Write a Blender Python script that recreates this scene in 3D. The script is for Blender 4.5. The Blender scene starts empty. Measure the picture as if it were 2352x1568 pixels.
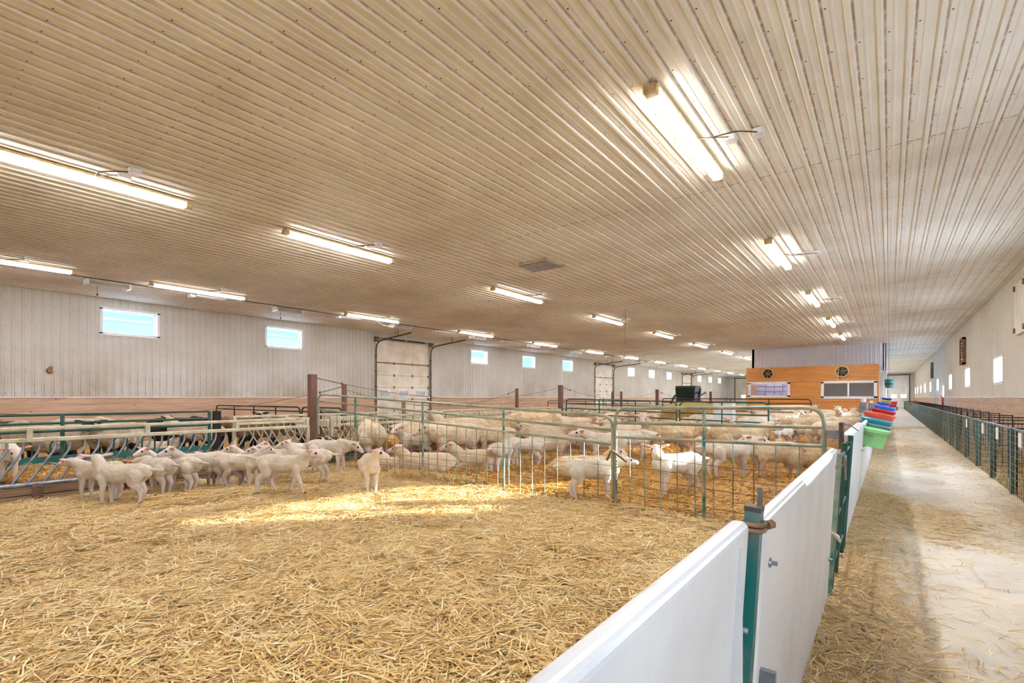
import bpy, math, random
import numpy as np
from mathutils import Vector, Matrix, noise
random.seed(7); rng = np.random.default_rng(11)
SC = bpy.context.scene
COL = SC.collection
PI = math.pi
# ------------------------------------------------------------------ camera / frame
F, CX, HY, EYE = 1139.0, 1176.0, 912.0, 1.4
YAW = math.radians(37.25); CS, SN = math.cos(YAW), math.sin(YAW)
def cam2w(lat, d): return lat*CS - d*SN, lat*SN + d*CS
def at(px, py, z=0.0):
    d = F*(EYE - z)/(py - HY); x, y = cam2w((px-CX)/F*d, d); return Vector((x, y, z))
def atd(px, py, d):
    x, y = cam2w((px-CX)/F*d, d); return Vector((x, y, EYE-(py-HY)/F*d))
def onX(px, py, X):
    t = (px-CX)/F; return atd(px, py, X/(CS*t-SN))
cam = bpy.data.cameras.new('camera'); camo = bpy.data.objects.new('camera', cam); COL.objects.link(camo)
camo.location = (0, 0, EYE); camo.rotation_euler = (PI/2, 0, YAW)
cam.sensor_width = 36; cam.lens = F/2352*36; cam.shift_y = (HY-784)/2352; cam.clip_end = 500; cam.clip_start = .05
SC.camera = camo
SC.view_settings.view_transform = 'Standard'; SC.view_settings.look = 'None'
SC.view_settings.exposure = 1.85; SC.view_settings.gamma = 1
SC.cycles.max_bounces = 10; SC.cycles.diffuse_bounces = 6; SC.cycles.sample_clamp_indirect = 6
# ------------------------------------------------------------------ materials
def lin(c): return tuple((v/12.92 if v <= .04045 else ((v+.055)/1.055)**2.4) for v in c)
def N(nt, t, **k):
    n = nt.nodes.new(t)
    for a, v in k.items():
        if a == 'inp':
            for i, x in v.items(): n.inputs[i].default_value = x
        else: setattr(n, a, v)
    return n
def base_mat(name):
    m = bpy.data.materials.new(name); m.use_nodes = True
    return m, m.node_tree, m.node_tree.nodes['Principled BSDF'], m.node_tree.links.new
def M_(name, c1, c2=None, scale=6, rough=.6, metal=0, bump=0, bscale=None, detail=5, lo=.35, hi=.65, stretch=(1,1,1), dist=.02):
    """noise-mottled surface between two sRGB colours"""
    m, nt, b, L = base_mat(name)
    b.inputs['Roughness'].default_value = rough; b.inputs['Metallic'].default_value = metal
    tc = N(nt, 'ShaderNodeTexCoord'); mp = N(nt, 'ShaderNodeMapping'); mp.inputs['Scale'].default_value = stretch
    L(tc.outputs['Object'], mp.inputs['Vector'])
    if c2 is None:
        b.inputs['Base Color'].default_value = (*lin(c1), 1)
    else:
        n = N(nt, 'ShaderNodeTexNoise', inp={'Scale': scale, 'Detail': detail, 'Roughness': .6})
        r = N(nt, 'ShaderNodeValToRGB'); r.color_ramp.elements[0].position = lo; r.color_ramp.elements[1].position = hi
        r.color_ramp.elements[0].color = (*lin(c1), 1); r.color_ramp.elements[1].color = (*lin(c2), 1)
        L(mp.outputs[0], n.inputs['Vector']); L(n.outputs[0], r.inputs[0]); L(r.outputs[0], b.inputs['Base Color'])
    if bump:
        n2 = N(nt, 'ShaderNodeTexNoise', inp={'Scale': bscale or scale*4, 'Detail': 4})
        bp = N(nt, 'ShaderNodeBump', inp={'Strength': bump, 'Distance': dist})
        L(mp.outputs[0], n2.inputs['Vector']); L(n2.outputs[0], bp.inputs['Height']); L(bp.outputs[0], b.inputs['Normal'])
    return m
def emit(name, c, s):
    m, nt, b, L = base_mat(name)
    b.inputs['Base Color'].default_value = (*lin(c), 1)
    b.inputs['Emission Color'].default_value = (*lin(c), 1); b.inputs['Emission Strength'].default_value = s; return m
def glass(name, tint=(.95, .98, 1), refl=.06):
    m = bpy.data.materials.new(name); m.use_nodes = True; nt = m.node_tree; nt.nodes.clear(); L = nt.links.new
    o = N(nt, 'ShaderNodeOutputMaterial'); t = N(nt, 'ShaderNodeBsdfTransparent'); g = N(nt, 'ShaderNodeBsdfGlossy', inp={'Roughness': .03})
    t.inputs[0].default_value = (*tint, 1)
    x = N(nt, 'ShaderNodeMixShader', inp={0: refl}); L(t.outputs[0], x.inputs[1]); L(g.outputs[0], x.inputs[2]); L(x.outputs[0], o.inputs[0]); return m
def math_(nt, op, a, b=None, clamp=False):
    n = N(nt, 'ShaderNodeMath', operation=op, use_clamp=clamp)
    for i, v in enumerate((a, b)):
        if v is None: continue
        if isinstance(v, (int, float)): n.inputs[i].default_value = v
        else: nt.links.new(v, n.inputs[i])
    return n.outputs[0]
RIB = .2003
def ribbed_mat(name, base1, base2, dirt, axis, phase, line_amt, along, big, rust=True, low=None, lw=.055):
    """painted sheet metal: mottled paint, brown dirt lying along each rib, rusty screw heads, broad stains"""
    m, nt, b, L = base_mat(name); b.inputs['Roughness'].default_value = .62
    tc = N(nt, 'ShaderNodeTexCoord'); sp = N(nt, 'ShaderNodeSeparateXYZ'); L(tc.outputs['Object'], sp.inputs[0])
    u = sp.outputs[axis]; v = sp.outputs[along]
    n1 = N(nt, 'ShaderNodeTexNoise', inp={'Scale': .55, 'Detail': 5, 'Roughness': .6}); L(tc.outputs['Object'], n1.inputs['Vector'])
    r1 = N(nt, 'ShaderNodeMix', data_type='RGBA'); r1.inputs[6].default_value = (*lin(base1), 1); r1.inputs[7].default_value = (*lin(base2), 1)
    mr = N(nt, 'ShaderNodeMapRange', inp={1: .4, 2: .7}); L(n1.outputs[0], mr.inputs[0]); L(math_(nt, 'MULTIPLY', mr.outputs[0], big), r1.inputs[0])
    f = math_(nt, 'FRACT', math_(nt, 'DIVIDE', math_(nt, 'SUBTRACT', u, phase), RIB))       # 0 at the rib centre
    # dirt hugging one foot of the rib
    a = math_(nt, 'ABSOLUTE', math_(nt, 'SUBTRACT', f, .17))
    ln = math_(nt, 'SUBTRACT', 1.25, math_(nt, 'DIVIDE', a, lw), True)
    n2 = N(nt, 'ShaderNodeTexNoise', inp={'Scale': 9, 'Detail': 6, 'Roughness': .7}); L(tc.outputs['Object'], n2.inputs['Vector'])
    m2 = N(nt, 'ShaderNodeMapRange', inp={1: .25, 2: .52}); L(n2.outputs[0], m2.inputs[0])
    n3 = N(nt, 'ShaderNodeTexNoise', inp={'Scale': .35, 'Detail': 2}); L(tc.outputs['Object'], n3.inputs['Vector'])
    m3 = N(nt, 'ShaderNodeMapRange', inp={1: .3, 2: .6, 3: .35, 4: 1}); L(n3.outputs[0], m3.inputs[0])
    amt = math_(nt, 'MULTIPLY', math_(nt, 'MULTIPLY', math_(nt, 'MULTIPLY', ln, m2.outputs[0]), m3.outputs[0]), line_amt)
    if low is not None:                                     # splashed dirt low on the wall
        lo = N(nt, 'ShaderNodeMapRange', inp={1: low[0], 2: low[1], 3: 1, 4: .12}); L(sp.outputs[2], lo.inputs[0]); amt = math_(nt, 'MULTIPLY', amt, lo.outputs[0])
        lo2 = N(nt, 'ShaderNodeMapRange', inp={1: low[0], 2: low[1]*.8, 3: .55, 4: 0}); L(sp.outputs[2], lo2.inputs[0])
        amt = math_(nt, 'ADD', amt, math_(nt, 'MULTIPLY', lo2.outputs[0], math_(nt, 'MULTIPLY', mr.outputs[0], .6)), True)
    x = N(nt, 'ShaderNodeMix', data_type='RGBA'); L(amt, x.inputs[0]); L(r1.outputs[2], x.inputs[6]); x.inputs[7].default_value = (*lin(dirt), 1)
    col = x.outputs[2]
    if rust:
        fu = math_(nt, 'MULTIPLY', math_(nt, 'SUBTRACT', f, .3), RIB)
        fv = math_(nt, 'MULTIPLY', math_(nt, 'SUBTRACT', math_(nt, 'FRACT', math_(nt, 'DIVIDE', v, .61)), .5), .61)
        rr = math_(nt, 'SQRT', math_(nt, 'ADD', math_(nt, 'MULTIPLY', fu, fu), math_(nt, 'MULTIPLY', fv, fv)))
        dot = math_(nt, 'LESS_THAN', rr, .0085)
        y = N(nt, 'ShaderNodeMix', data_type='RGBA'); L(dot, y.inputs[0]); L(col, y.inputs[6]); y.inputs[7].default_value = (*lin((.32, .24, .16)), 1); col = y.outputs[2]
    L(col, b.inputs['Base Color']); return m
def wood_mat(name, c1, c2, c3, plank, axis_z=2, along=1, rough=.6):
    m, nt, b, L = base_mat(name); b.inputs['Roughness'].default_value = rough
    tc = N(nt, 'ShaderNodeTexCoord'); sp = N(nt, 'ShaderNodeSeparateXYZ'); L(tc.outputs['Object'], sp.inputs[0])
    mp = N(nt, 'ShaderNodeMapping'); s = [5, 5, 5]; s[along] = .45; mp.inputs['Scale'].default_value = s; L(tc.outputs['Object'], mp.inputs['Vector'])
    n = N(nt, 'ShaderNodeTexNoise', inp={'Scale': 2.2, 'Detail': 8, 'Roughness': .65, 'Distortion': .6}); L(mp.outputs[0], n.inputs['Vector'])
    r = N(nt, 'ShaderNodeValToRGB'); e = r.color_ramp.elements; e[0].position = .3; e[1].position = .62; e[0].color = (*lin(c2), 1); e[1].color = (*lin(c1), 1)
    L(n.outputs[0], r.inputs[0])
    f = math_(nt, 'FRACT', math_(nt, 'DIVIDE', sp.outputs[axis_z], plank)); g = math_(nt, 'LESS_THAN', f, .035)
    x = N(nt, 'ShaderNodeMix', data_type='RGBA'); L(math_(nt, 'MULTIPLY', g, .75), x.inputs[0]); L(r.outputs[0], x.inputs[6]); x.inputs[7].default_value = (*lin(c3), 1)
    # knots
    vo = N(nt, 'ShaderNodeTexVoronoi', inp={'Scale': 2.6}); L(tc.outputs['Object'], vo.inputs['Vector'])
    kn = math_(nt, 'LESS_THAN', vo.outputs['Distance'], .05)
    y = N(nt, 'ShaderNodeMix', data_type='RGBA'); L(math_(nt, 'MULTIPLY', kn, .8), y.inputs[0]); L(x.outputs[2], y.inputs[6]); y.inputs[7].default_value = (*lin(c3), 1)
    L(y.outputs[2], b.inputs['Base Color']); return m
def straw_mat(name, cols):
    m, nt, b, L = base_mat(name); b.inputs['Roughness'].default_value = .55
    a = N(nt, 'ShaderNodeAttribute', attribute_name='tone'); r = N(nt, 'ShaderNodeValToRGB'); cr = r.color_ramp
    while len(cr.elements) < len(cols): cr.elements.new(.5)
    for i, (p, c) in enumerate(cols): cr.elements[i].position = p; cr.elements[i].color = (*lin(c), 1)
    L(a.outputs['Fac'], r.inputs[0]); L(r.outputs[0], b.inputs['Base Color']); return m
def wool_mat(name, c1, c2, sc=9):
    m, nt, b, L = base_mat(name); b.inputs['Roughness'].default_value = .95
    tc = N(nt, 'ShaderNodeTexCoord')
    oi = N(nt, 'ShaderNodeObjectInfo'); add = N(nt, 'ShaderNodeVectorMath', operation='ADD'); L(tc.outputs['Object'], add.inputs[0])
    cv = N(nt, 'ShaderNodeCombineXYZ'); L(math_(nt, 'MULTIPLY', oi.outputs['Random'], 40), cv.inputs[0]); L(cv.outputs[0], add.inputs[1])
    n = N(nt, 'ShaderNodeTexNoise', inp={'Scale': sc*.5, 'Detail': 7, 'Roughness': .62}); L(add.outputs[0], n.inputs['Vector'])
    r = N(nt, 'ShaderNodeValToRGB'); e = r.color_ramp.elements; e[0].position = .33; e[1].position = .6; e[0].color = (*lin(c2), 1); e[1].color = (*lin(c1), 1)
    L(n.outputs[0], r.inputs[0])
    h = N(nt, 'ShaderNodeHueSaturation'); L(r.outputs[0], h.inputs['Color']); v = N(nt, 'ShaderNodeMapRange', inp={3: .9, 4: 1.06}); L(oi.outputs['Random'], v.inputs[0]); L(v.outputs[0], h.inputs['Value'])
    L(h.outputs[0], b.inputs['Base Color'])
    vo = N(nt, 'ShaderNodeTexVoronoi', inp={'Scale': sc*9}); n2 = N(nt, 'ShaderNodeTexNoise', inp={'Scale': sc*5, 'Detail': 5}); L(add.outputs[0], vo.inputs['Vector']); L(add.outputs[0], n2.inputs['Vector'])
    bp = N(nt, 'ShaderNodeBump', inp={'Strength': .55, 'Distance': .012}); L(math_(nt, 'ADD', math_(nt, 'MULTIPLY', vo.outputs['Distance'], .6), n2.outputs[0]), bp.inputs['Height']); L(bp.outputs[0], b.inputs['Normal'])
    return m
MT = {}
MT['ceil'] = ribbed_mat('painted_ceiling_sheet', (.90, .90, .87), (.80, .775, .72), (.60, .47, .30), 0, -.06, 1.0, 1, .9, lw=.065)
MT['wallL'] = ribbed_mat('painted_wall_sheet', (.80, .79, .77), (.70, .66, .60), (.47, .35, .20), 1, 2.335, .9, 2, .6, low=(1.4, 3.2))
MT['wallR'] = ribbed_mat('painted_wall_sheet_clean', (.85, .83, .79), (.79, .74, .68), (.66, .55, .42), 1, 0, .25, 2, .6, rust=False)
MT['office_sheet'] = ribbed_mat('office_wall_sheet', (.91, .93, .97), (.86, .88, .94), (.6, .6, .65), 0, 0, .25, 2, .4, rust=False)
MT['wains'] = wood_mat('weathered_pink_boards', (.78, .66, .56), (.66, .53, .43), (.30, .20, .14), .2)
MT['officewood'] = wood_mat('orange_pine_boards', (.84, .58, .30), (.74, .47, .22), (.48, .27, .11), .28, 2, 0, .45)
MT['kick'] = wood_mat('grey_muddy_boards', (.62, .52, .42), (.40, .31, .25), (.16, .12, .09), .16)
MT['white'] = M_('white_vinyl', (.93, .94, .95), (.86, .87, .88), 3, .4)
MT['doorw'] = M_('white_door_panel', (.90, .88, .84), (.78, .72, .62), 1.3, .45, lo=.4, hi=.75)
MT['plastic'] = M_('scuffed_white_plastic', (.84, .85, .86), (.77, .78, .79), 2.2, .32, bump=.08, bscale=30, lo=.42, hi=.72)
MT['concrete'] = M_('dusty_concrete', (.87, .82, .74), (.78, .75, .70), 1.6, .85, bump=.15, bscale=60, detail=8)
MT['lane'] = M_('feed_lane_concrete', (.78, .68, .58), (.66, .55, .46), 1.5, .9, bump=.15, bscale=40)
MT['snow'] = M_('snow', (.93, .96, 1.0), None, rough=.9)
MT['teal'] = M_('teal_paint_worn', (.18, .48, .45), (.66, .66, .58), 3, .4, .2, lo=.4, hi=.62, stretch=(1, 1, 1.6))
MT['tealdark'] = M_('dark_teal_paint', (.06, .27, .25), (.16, .33, .30), 7, .42, .2)
MT['gate'] = M_('worn_gate_pipe', (.45, .54, .50), (.72, .69, .60), 4, .38, .3, lo=.35, hi=.7)
MT['gatewire'] = M_('gate_rod_rusty', (.46, .38, .27), (.50, .70, .66), 2.4, .5, .3, lo=.42, hi=.58)
MT['rustwire'] = M_('rusty_wire', (.38, .27, .17), (.52, .42, .30), 8, .6, .3)
MT['cream'] = M_('cream_steel', (.80, .78, .68), (.60, .55, .45), 5, .45, .15, lo=.4, hi=.75)
MT['galv'] = M_('galvanised_steel', (.60, .63, .68), (.42, .44, .48), 8, .32, .75)
MT['darkrail'] = M_('dark_steel', (.26, .25, .25), (.40, .36, .32), 7, .5, .4)
MT['black'] = M_('black_iron', (.07, .075, .075), (.16, .14, .12), 6, .5, .3)
MT['post'] = M_('brown_painted_post', (.36, .24, .20), (.50, .36, .29), 3, .6, bump=.2, stretch=(2, 2, .5))
MT['rust'] = M_('rusty_steel', (.40, .28, .18), (.60, .50, .38), 9, .7, .2)
MT['glass'] = glass('window_glass', refl=.008); MT['glass2'] = glass('office_glass', (.8, .85, .92), .22)
MT['lamp'] = emit('fluorescent_glow', (.98, .98, 1), 40); MT['lampside'] = emit('fluorescent_side_glow', (1, .95, .85), 3.2)
MT['clear'] = M_('yellowed_clear_plastic', (.86, .78, .62), (.7, .6, .42), 12, .3)
MT['eye'] = M_('eye_black', (.03, .025, .02), rough=.15)
MT['hoof'] = M_('hoof', (.24, .20, .17), (.4, .34, .3), 20, .7)
MT['card'] = M_('white_card', (.88, .89, .88), rough=.5)
GOLD = [(0, (.52, .38, .18)), (.25, (.78, .62, .34)), (.6, (.91, .79, .52)), (1, (.98, .93, .76))]
MT['straw'] = straw_mat('straw_stems', GOLD)
MT['straw2'] = straw_mat('trampled_straw_stems', [(0, (.46, .30, .10)), (.3, (.76, .55, .22)), (.65, (.89, .70, .34)), (1, (.97, .88, .60))])
MT['chaff'] = straw_mat('chaff', [(0, (.56, .43, .25)), (.4, (.78, .64, .41)), (.7, (.89, .78, .55)), (1, (.97, .91, .73))])
MT['strawbed'] = M_('straw_bed', (.58, .41, .18), (.74, .57, .29), 9, .9, bump=.9, bscale=55, dist=.03)
MT['hay'] = M_('hay', (.66, .52, .25), (.80, .66, .38), 14, .95, bump=1, bscale=50, dist=.04)
# ------------------------------------------------------------------ mesh helper
class MB:
    def __init__(s): s.v = []; s.f = []; s.sm = []
    def add(s, vs, fs, smooth=False):
        o = len(s.v); s.v += [tuple(p) for p in vs]; s.f += [tuple(i+o for i in f) for f in fs]; s.sm += [smooth]*len(fs); return s
    def box(s, c, d, R=None):
        c = Vector(c); h = Vector(d)/2; vs = []
        for z in (-1, 1):
            for y in (-1, 1):
                for x in (-1, 1):
                    p = Vector((x*h.x, y*h.y, z*h.z)); vs.append(c + (R @ p if R else p))
        return s.add(vs, [(0,2,3,1),(4,5,7,6),(0,1,5,4),(2,6,7,3),(0,4,6,2),(1,3,7,5)])
    def bb(s, a, b):
        a, b = Vector(a), Vector(b); return s.box((a+b)/2, [abs(x) for x in (b-a)])
    def rbox(s, a, b, r=.02, axis=1, seg=4):
        """box with the four edges along one axis rounded"""
        a = [min(p, q) for p, q in zip(a, b)] if False else list(a); b = list(b)
        for i in range(3):
            if a[i] > b[i]: a[i], b[i] = b[i], a[i]
        u, w = [i for i in range(3) if i != axis]; prof = []
        for (cu, cw, a0) in ((b[u]-r, b[w]-r, 0), (a[u]+r, b[w]-r, 90), (a[u]+r, a[w]+r, 180), (b[u]-r, a[w]+r, 270)):
            for k in range(seg+1):
                t = math.radians(a0 + 90*k/seg); prof.append((cu+r*math.cos(t), cw+r*math.sin(t)))
        n = len(prof); vs = []
        for e in (a[axis], b[axis]):
            for p in prof:
                q = [0, 0, 0]; q[u], q[w], q[axis] = p[0], p[1], e; vs.append(q)
        fs = [(i, (i+1) % n, n+(i+1) % n, n+i) for i in range(n)]
        s.add(vs, fs, False); s.add(vs, [tuple(range(n))[::-1], tuple(range(n, 2*n))]); return s
    def tube(s, pts, r, n=8, cap=True, flat=None):
        pts = [Vector(p) for p in pts]; rs = r if isinstance(r, (list, tuple)) else [r]*len(pts); vs = []; nrm = None
        for i, p in enumerate(pts):
            d = (pts[min(i+1, len(pts)-1)] - pts[max(i-1, 0)]).normalized()
            if nrm is None: nrm = d.orthogonal().normalized() if abs(d.z) > .9 else d.cross(Vector((0, 0, 1))).normalized()
            nrm = (nrm - d*nrm.dot(d)).normalized(); bn = d.cross(nrm)
            for k in range(n):
                t = 2*PI*(k+.5)/n; vs.append(p + (nrm*math.cos(t) + bn*math.sin(t))*rs[i])
        fs = [(i*n+k, i*n+(k+1) % n, (i+1)*n+(k+1) % n, (i+1)*n+k) for i in range(len(pts)-1) for k in range(n)]
        s.add(vs, fs, n > 4)
        if cap: s.add(vs, [tuple(range(n))[::-1], tuple(range(len(vs)-n, len(vs)))])
        return s
    def lathe(s, prof, c, n=24, R=None, cap=False):
        c = Vector(c); vs = []
        for (r, z) in prof:
            for k in range(n):
                p = Vector((r*math.cos(2*PI*k/n), r*math.sin(2*PI*k/n), z)); vs.append(c + (R @ p if R else p))
        fs = [(i*n+k, i*n+(k+1) % n, (i+1)*n+(k+1) % n, (i+1)*n+k) for i in range(len(prof)-1) for k in range(n)]
        s.add(vs, fs, True)
        if cap: s.add(vs, [tuple(range(n))[::-1], tuple(range(len(vs)-n, len(vs)))])
        return s
    def ico(s, c, rad):
        v = ICO[0]*np.array(rad) + np.array(c); return s.add(v.tolist(), ICO[1].tolist(), True)
    def build(s, name, m, parent=None):
        me = bpy.data.meshes.new(name); off = Vector((0, 0, 0)); p = parent
        while p: off += p.location; p = p.parent
        me.from_pydata([(a-off.x, b-off.y, c-off.z) for a, b, c in s.v], [], s.f)
        me.polygons.foreach_set('use_smooth', s.sm); me.materials.append(m if not isinstance(m, str) else MT[m]); me.update()
        o = bpy.data.objects.new(name, me); COL.objects.link(o)
        if parent: o.parent = parent
        return o
def _ico():
    import bmesh
    b = bmesh.new(); bmesh.ops.create_icosphere(b, subdivisions=2, radius=1)
    v = np.array([x.co[:] for x in b.verts]); f = np.array([[y.index for y in x.verts] for x in b.faces]); b.free(); return v, f
ICO = _ico()
def tag(o, label, cat, group=None, kind=None):
    o['label'] = label; o['category'] = cat
    if group: o['group'] = group
    if kind: o['kind'] = kind
    return o
def empty(name, loc, label, cat, group=None, kind=None):
    o = bpy.data.objects.new(name, None); COL.objects.link(o); o.location = loc; o.empty_display_size = .1; return tag(o, label, cat, group, kind)
def recenter(o, loc):
    """give a one-mesh object an origin of its own"""
    loc = Vector(loc); o.data.transform(Matrix.Translation(-loc)); o.location = loc; return o
KIDS = {}
def copy_tree(o, loc, label, group=None):
    c = o.copy(); COL.objects.link(c); c.location = loc; c['label'] = label
    if group: c['group'] = group
    for ch in o.children:
        d = ch.copy(); COL.objects.link(d); d.parent = c
        for g in ch.children:
            e = g.copy(); COL.objects.link(e); e.parent = d
    return c
ORD = 'nearest second third fourth fifth sixth seventh eighth ninth tenth eleventh twelfth'.split()
def fillet(pts, r, n=5):
    pts = [Vector(p) for p in pts]; out = [pts[0]]
    for a, b, c in zip(pts, pts[1:], pts[2:]):
        d1 = (a-b).normalized(); d2 = (c-b).normalized(); p, q = b+d1*r, b+d2*r
        for k in range(n+1):
            t = k/n; out.append(p*(1-t)**2 + b*2*t*(1-t) + q*t*t)
    return out+[pts[-1]]
def struct(o, label, cat): return tag(o, label, cat, kind='structure')
# ------------------------------------------------------------------ room shell
XL, XR, Y0, Y1, HC = -19.1, 2.5, -9.0, 78.0, 4.44
WZ = 1.40                                                   # top of the wooden wainscot
def rib_profile(a0, a1, phase):
    """(u, depth) points across the sheet, depth towards the room"""
    pr = [(a0, 0)]; k = math.ceil((a0-phase)/RIB)
    while phase + k*RIB < a1 - .03:
        c = phase + k*RIB
        if c - .03 > a0:
            pr += [(c-.030, 0), (c-.014, .019), (c+.014, .019), (c+.030, 0), (c+.085, 0), (c+.092, .0035), (c+.108, .0035), (c+.115, 0)]
        k += 1
    pr = [p for p in pr if p[0] < a1]; return pr + [(a1, 0)]
def sheet(mb, pr, fn, v0, v1):
    vs = []
    for (u, h) in pr: vs += [fn(u, h, v0), fn(u, h, v1)]
    mb.add(vs, [(2*i, 2*i+2, 2*i+3, 2*i+1) for i in range(len(pr)-1)])
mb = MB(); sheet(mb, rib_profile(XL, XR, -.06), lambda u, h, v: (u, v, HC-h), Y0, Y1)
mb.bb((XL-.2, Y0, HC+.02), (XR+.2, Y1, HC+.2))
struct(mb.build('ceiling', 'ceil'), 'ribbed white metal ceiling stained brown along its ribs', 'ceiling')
# lap seams of the ceiling sheets: a dark joint line with tidy rust specks
mb = MB()
for Y in (1.95-9.1+3.2, 7.55, 16.6, 25.7, 35, 44): mb.bb((XL, Y-.003, HC-.004), (XR, Y+.003, HC-.0005))
struct(mb.build('trim_1', M_('seam_dirt', (.52, .44, .34), (.80, .76, .70), 14, .8, lo=.45, hi=.6)), 'thin dirty lap seams across the ceiling sheets', 'trim')
OPEN_L = []; WINL = [5.19, 10.2, 21.95, 26.95, 31.95, 43.4, 48.4, 53.4, 64.3, 69.0, 73.6]
for y in WINL: OPEN_L.append((y-.75, y+.75, 3.34, 4.14))
DOORL = [(14.6, 18.0), (36.2, 39.6), (57.6, 61.0)]
for a, b in DOORL: OPEN_L.append((a, b, 0, 4.12))
OPEN_L.sort()
def wall_side(name, X, inward, mat, wood, openings, phase, label):
    mb = MB(); wd = MB(); fn = lambda u, h, v: (X + inward*h, u, v)
    cuts = sorted({Y0, Y1} | {o[0] for o in openings} | {o[1] for o in openings})
    out = X - inward*.2
    def back(a, b, z0, z1): mb.bb((X-inward*.02, a, z0), (out, b, z1))
    for a, b in zip(cuts, cuts[1:]):
        mid = (a+b)/2; op = [o for o in openings if o[0] < mid < o[1]]
        spans = [(WZ, HC)]
        if op:
            z0, z1 = op[0][2], op[0][3]; spans = [s for s in ((WZ, z0), (z1, HC)) if s[1] > s[0]+.01]
        for z0, z1 in spans: sheet(mb, rib_profile(a, b, phase), fn, z0, z1); back(a, b, z0, z1)
        if not op or op[0][2] > .5: wd.bb((X+inward*.035, a, 0), (out, b, WZ-.015))
    struct(mb.build('wall_'+name, mat), label, 'wall')
    o = wd.build('trim_'+('2' if name == 'left' else '3'), wood); struct(o, f'weathered horizontal boards along the foot of the {name} wall', 'wainscot')
    lg = MB()
    for a, b in zip(cuts, cuts[1:]):
        if not [o for o in openings if o[0] < (a+b)/2 < o[1] and o[2] < .5]: lg.bb((X-inward*.0, a, WZ-.015), (X+inward*.06, b, WZ+.012))
    struct(lg.build('trim_'+('4' if name == 'left' else '5'), 'white'), f'thin white drip ledge between boards and metal on the {name} wall', 'trim')
wall_side('left', XL, 1, 'wallL', 'wains', OPEN_L, 2.335, 'long white ribbed metal wall with high windows and overhead doors')
WINR = [-.8, 6.0, 12.4, 19.7, 26.6, 33.5, 41.8, 48.8, 55.8, 62.8, 69.8, 75.6]
HW = lambda y: 1.4 if y == 12.4 else .75  # unseen window outside the view, widened to enlarge the sun patch
OPEN_R = sorted([(y-HW(y), y+HW(y), 1.79, 2.57) for y in WINR] + [(37.2, 38.1, 1.42, 2.1)])
wall_side('right', XR, -1, 'wallR', 'wains', OPEN_R, 0, 'long white ribbed metal wall beside the alley with low windows')
def window(i, X, inward, y0, y1, z0, z1, label):
    out = X - inward*.17; r = MB(); t = .045
    for a, b in (((y0-.03, z1-t), (y1+.03, z1+.03)), ((y0-.03, z0-.03), (y1+.03, z0+t)), ((y0-.03, z0), (y0+t, z1)), ((y1-t, z0), (y1+.03, z1))):
        r.bb((X+inward*.024, a[0], a[1]), (out-inward*.02, b[0], b[1]))
    o = struct(r.build(f'window_{i}', 'white'), label, 'window')
    s = MB(); w = .035
    for a, b in (((y0+t, z1-t-w), (y1-t, z1-t)), ((y0+t, z0+t), (y1-t, z0+t+w)), ((y0+t, z0+t), (y0+t+w, z1-t)), ((y1-t-w, z0+t), (y1-t, z1-t))):
        s.bb((out, a[0], a[1]), (out+inward*.05, b[0], b[1]))
    s.build('sash', 'white', o)
    g = MB(); g.bb((out+inward*.02, y0+t+w, z0+t+w), (out+inward*.028, y1-t-w, z1-t-w)); g.build('pane', 'glass', o)
wi = 1
for k, y in enumerate(WINL):
    window(wi, XL, 1, y-.75, y+.75, 3.34, 4.14, f'{"nearest and largest-looking" if k == 0 else ORD[k]} high window along the left wall{" from the near end" if k else ""}'); wi += 1
for k, y in enumerate(WINR):
    lab = f'{ORD[k-3]} low bright window visible along the right alley wall' if k >= 3 else f'low bright window in the alley wall behind the camera view, {("first", "second", "sun-widened third")[k]} one'
    window(wi, XR, -1, y-HW(y), y+HW(y), 1.79, 2.57, lab); wi += 1
window(wi, XR, -1, 37.2, 38.1, 1.42, 2.1, 'lower-set narrow bright opening among the right wall windows'); wi += 1
# end walls
DE = [(-18.0, -14.4, 4.1, 'far left'), (-.15, 1.95, 4.12, 'alley end')]
mb = MB(); xs = [XL]+[v for d in DE for v in d[:2]]+[XR]
for j in range(0, len(xs), 2): mb.bb((xs[j], Y1, 0), (xs[j+1], Y1+.2, HC))
for d in DE: mb.bb((d[0], Y1, d[2]), (d[1], Y1+.2, HC))
struct(mb.build('wall_far', 'wallR'), 'far white end wall of the barn', 'wall')
struct(MB().bb((XL-.2, Y0-.2, 0), (XR+.2, Y0, HC)).build('wall_near', 'wallR'), 'near white end wall behind the camera', 'wall')
struct(MB().bb((XL-.2, Y0-.2, -.25), (XR+.2, Y1+.2, 0)).build('floor', 'concrete'), 'dusty concrete barn floor', 'floor')
struct(MB().bb((XL-120, Y0-120, -.5), (XR+120, Y1+120, -.26)).build('ground', 'snow'), 'snow-covered ground outside the barn', 'ground')
# neighbouring barn outside the left windows
b = empty('outside_barn', (-62, 14, -.25), 'pale blue roofed barn outside beyond the left windows', 'building')
mb = MB(); mb.bb((-70, 9, -.25), (-56, 80, 5.2)); mb.build('outside_wall', M_('outside_wall_paint', (.72, .82, .9)), b)
mb = MB(); mb.add([(-55.4, 8.4, 5.1), (-63, 8.4, 9.0), (-70.6, 8.4, 5.1), (-55.4, 80.6, 5.1), (-63, 80.6, 9.0), (-70.6, 80.6, 5.1)], [(0, 3, 4, 1), (1, 4, 5, 2), (0, 1, 2), (3, 5, 4), (0, 2, 5, 3)]); mb.build('outside_roof', M_('outside_blue_roof', (.05, .24, .31), (.06, .26, .33), 2), b)
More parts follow.
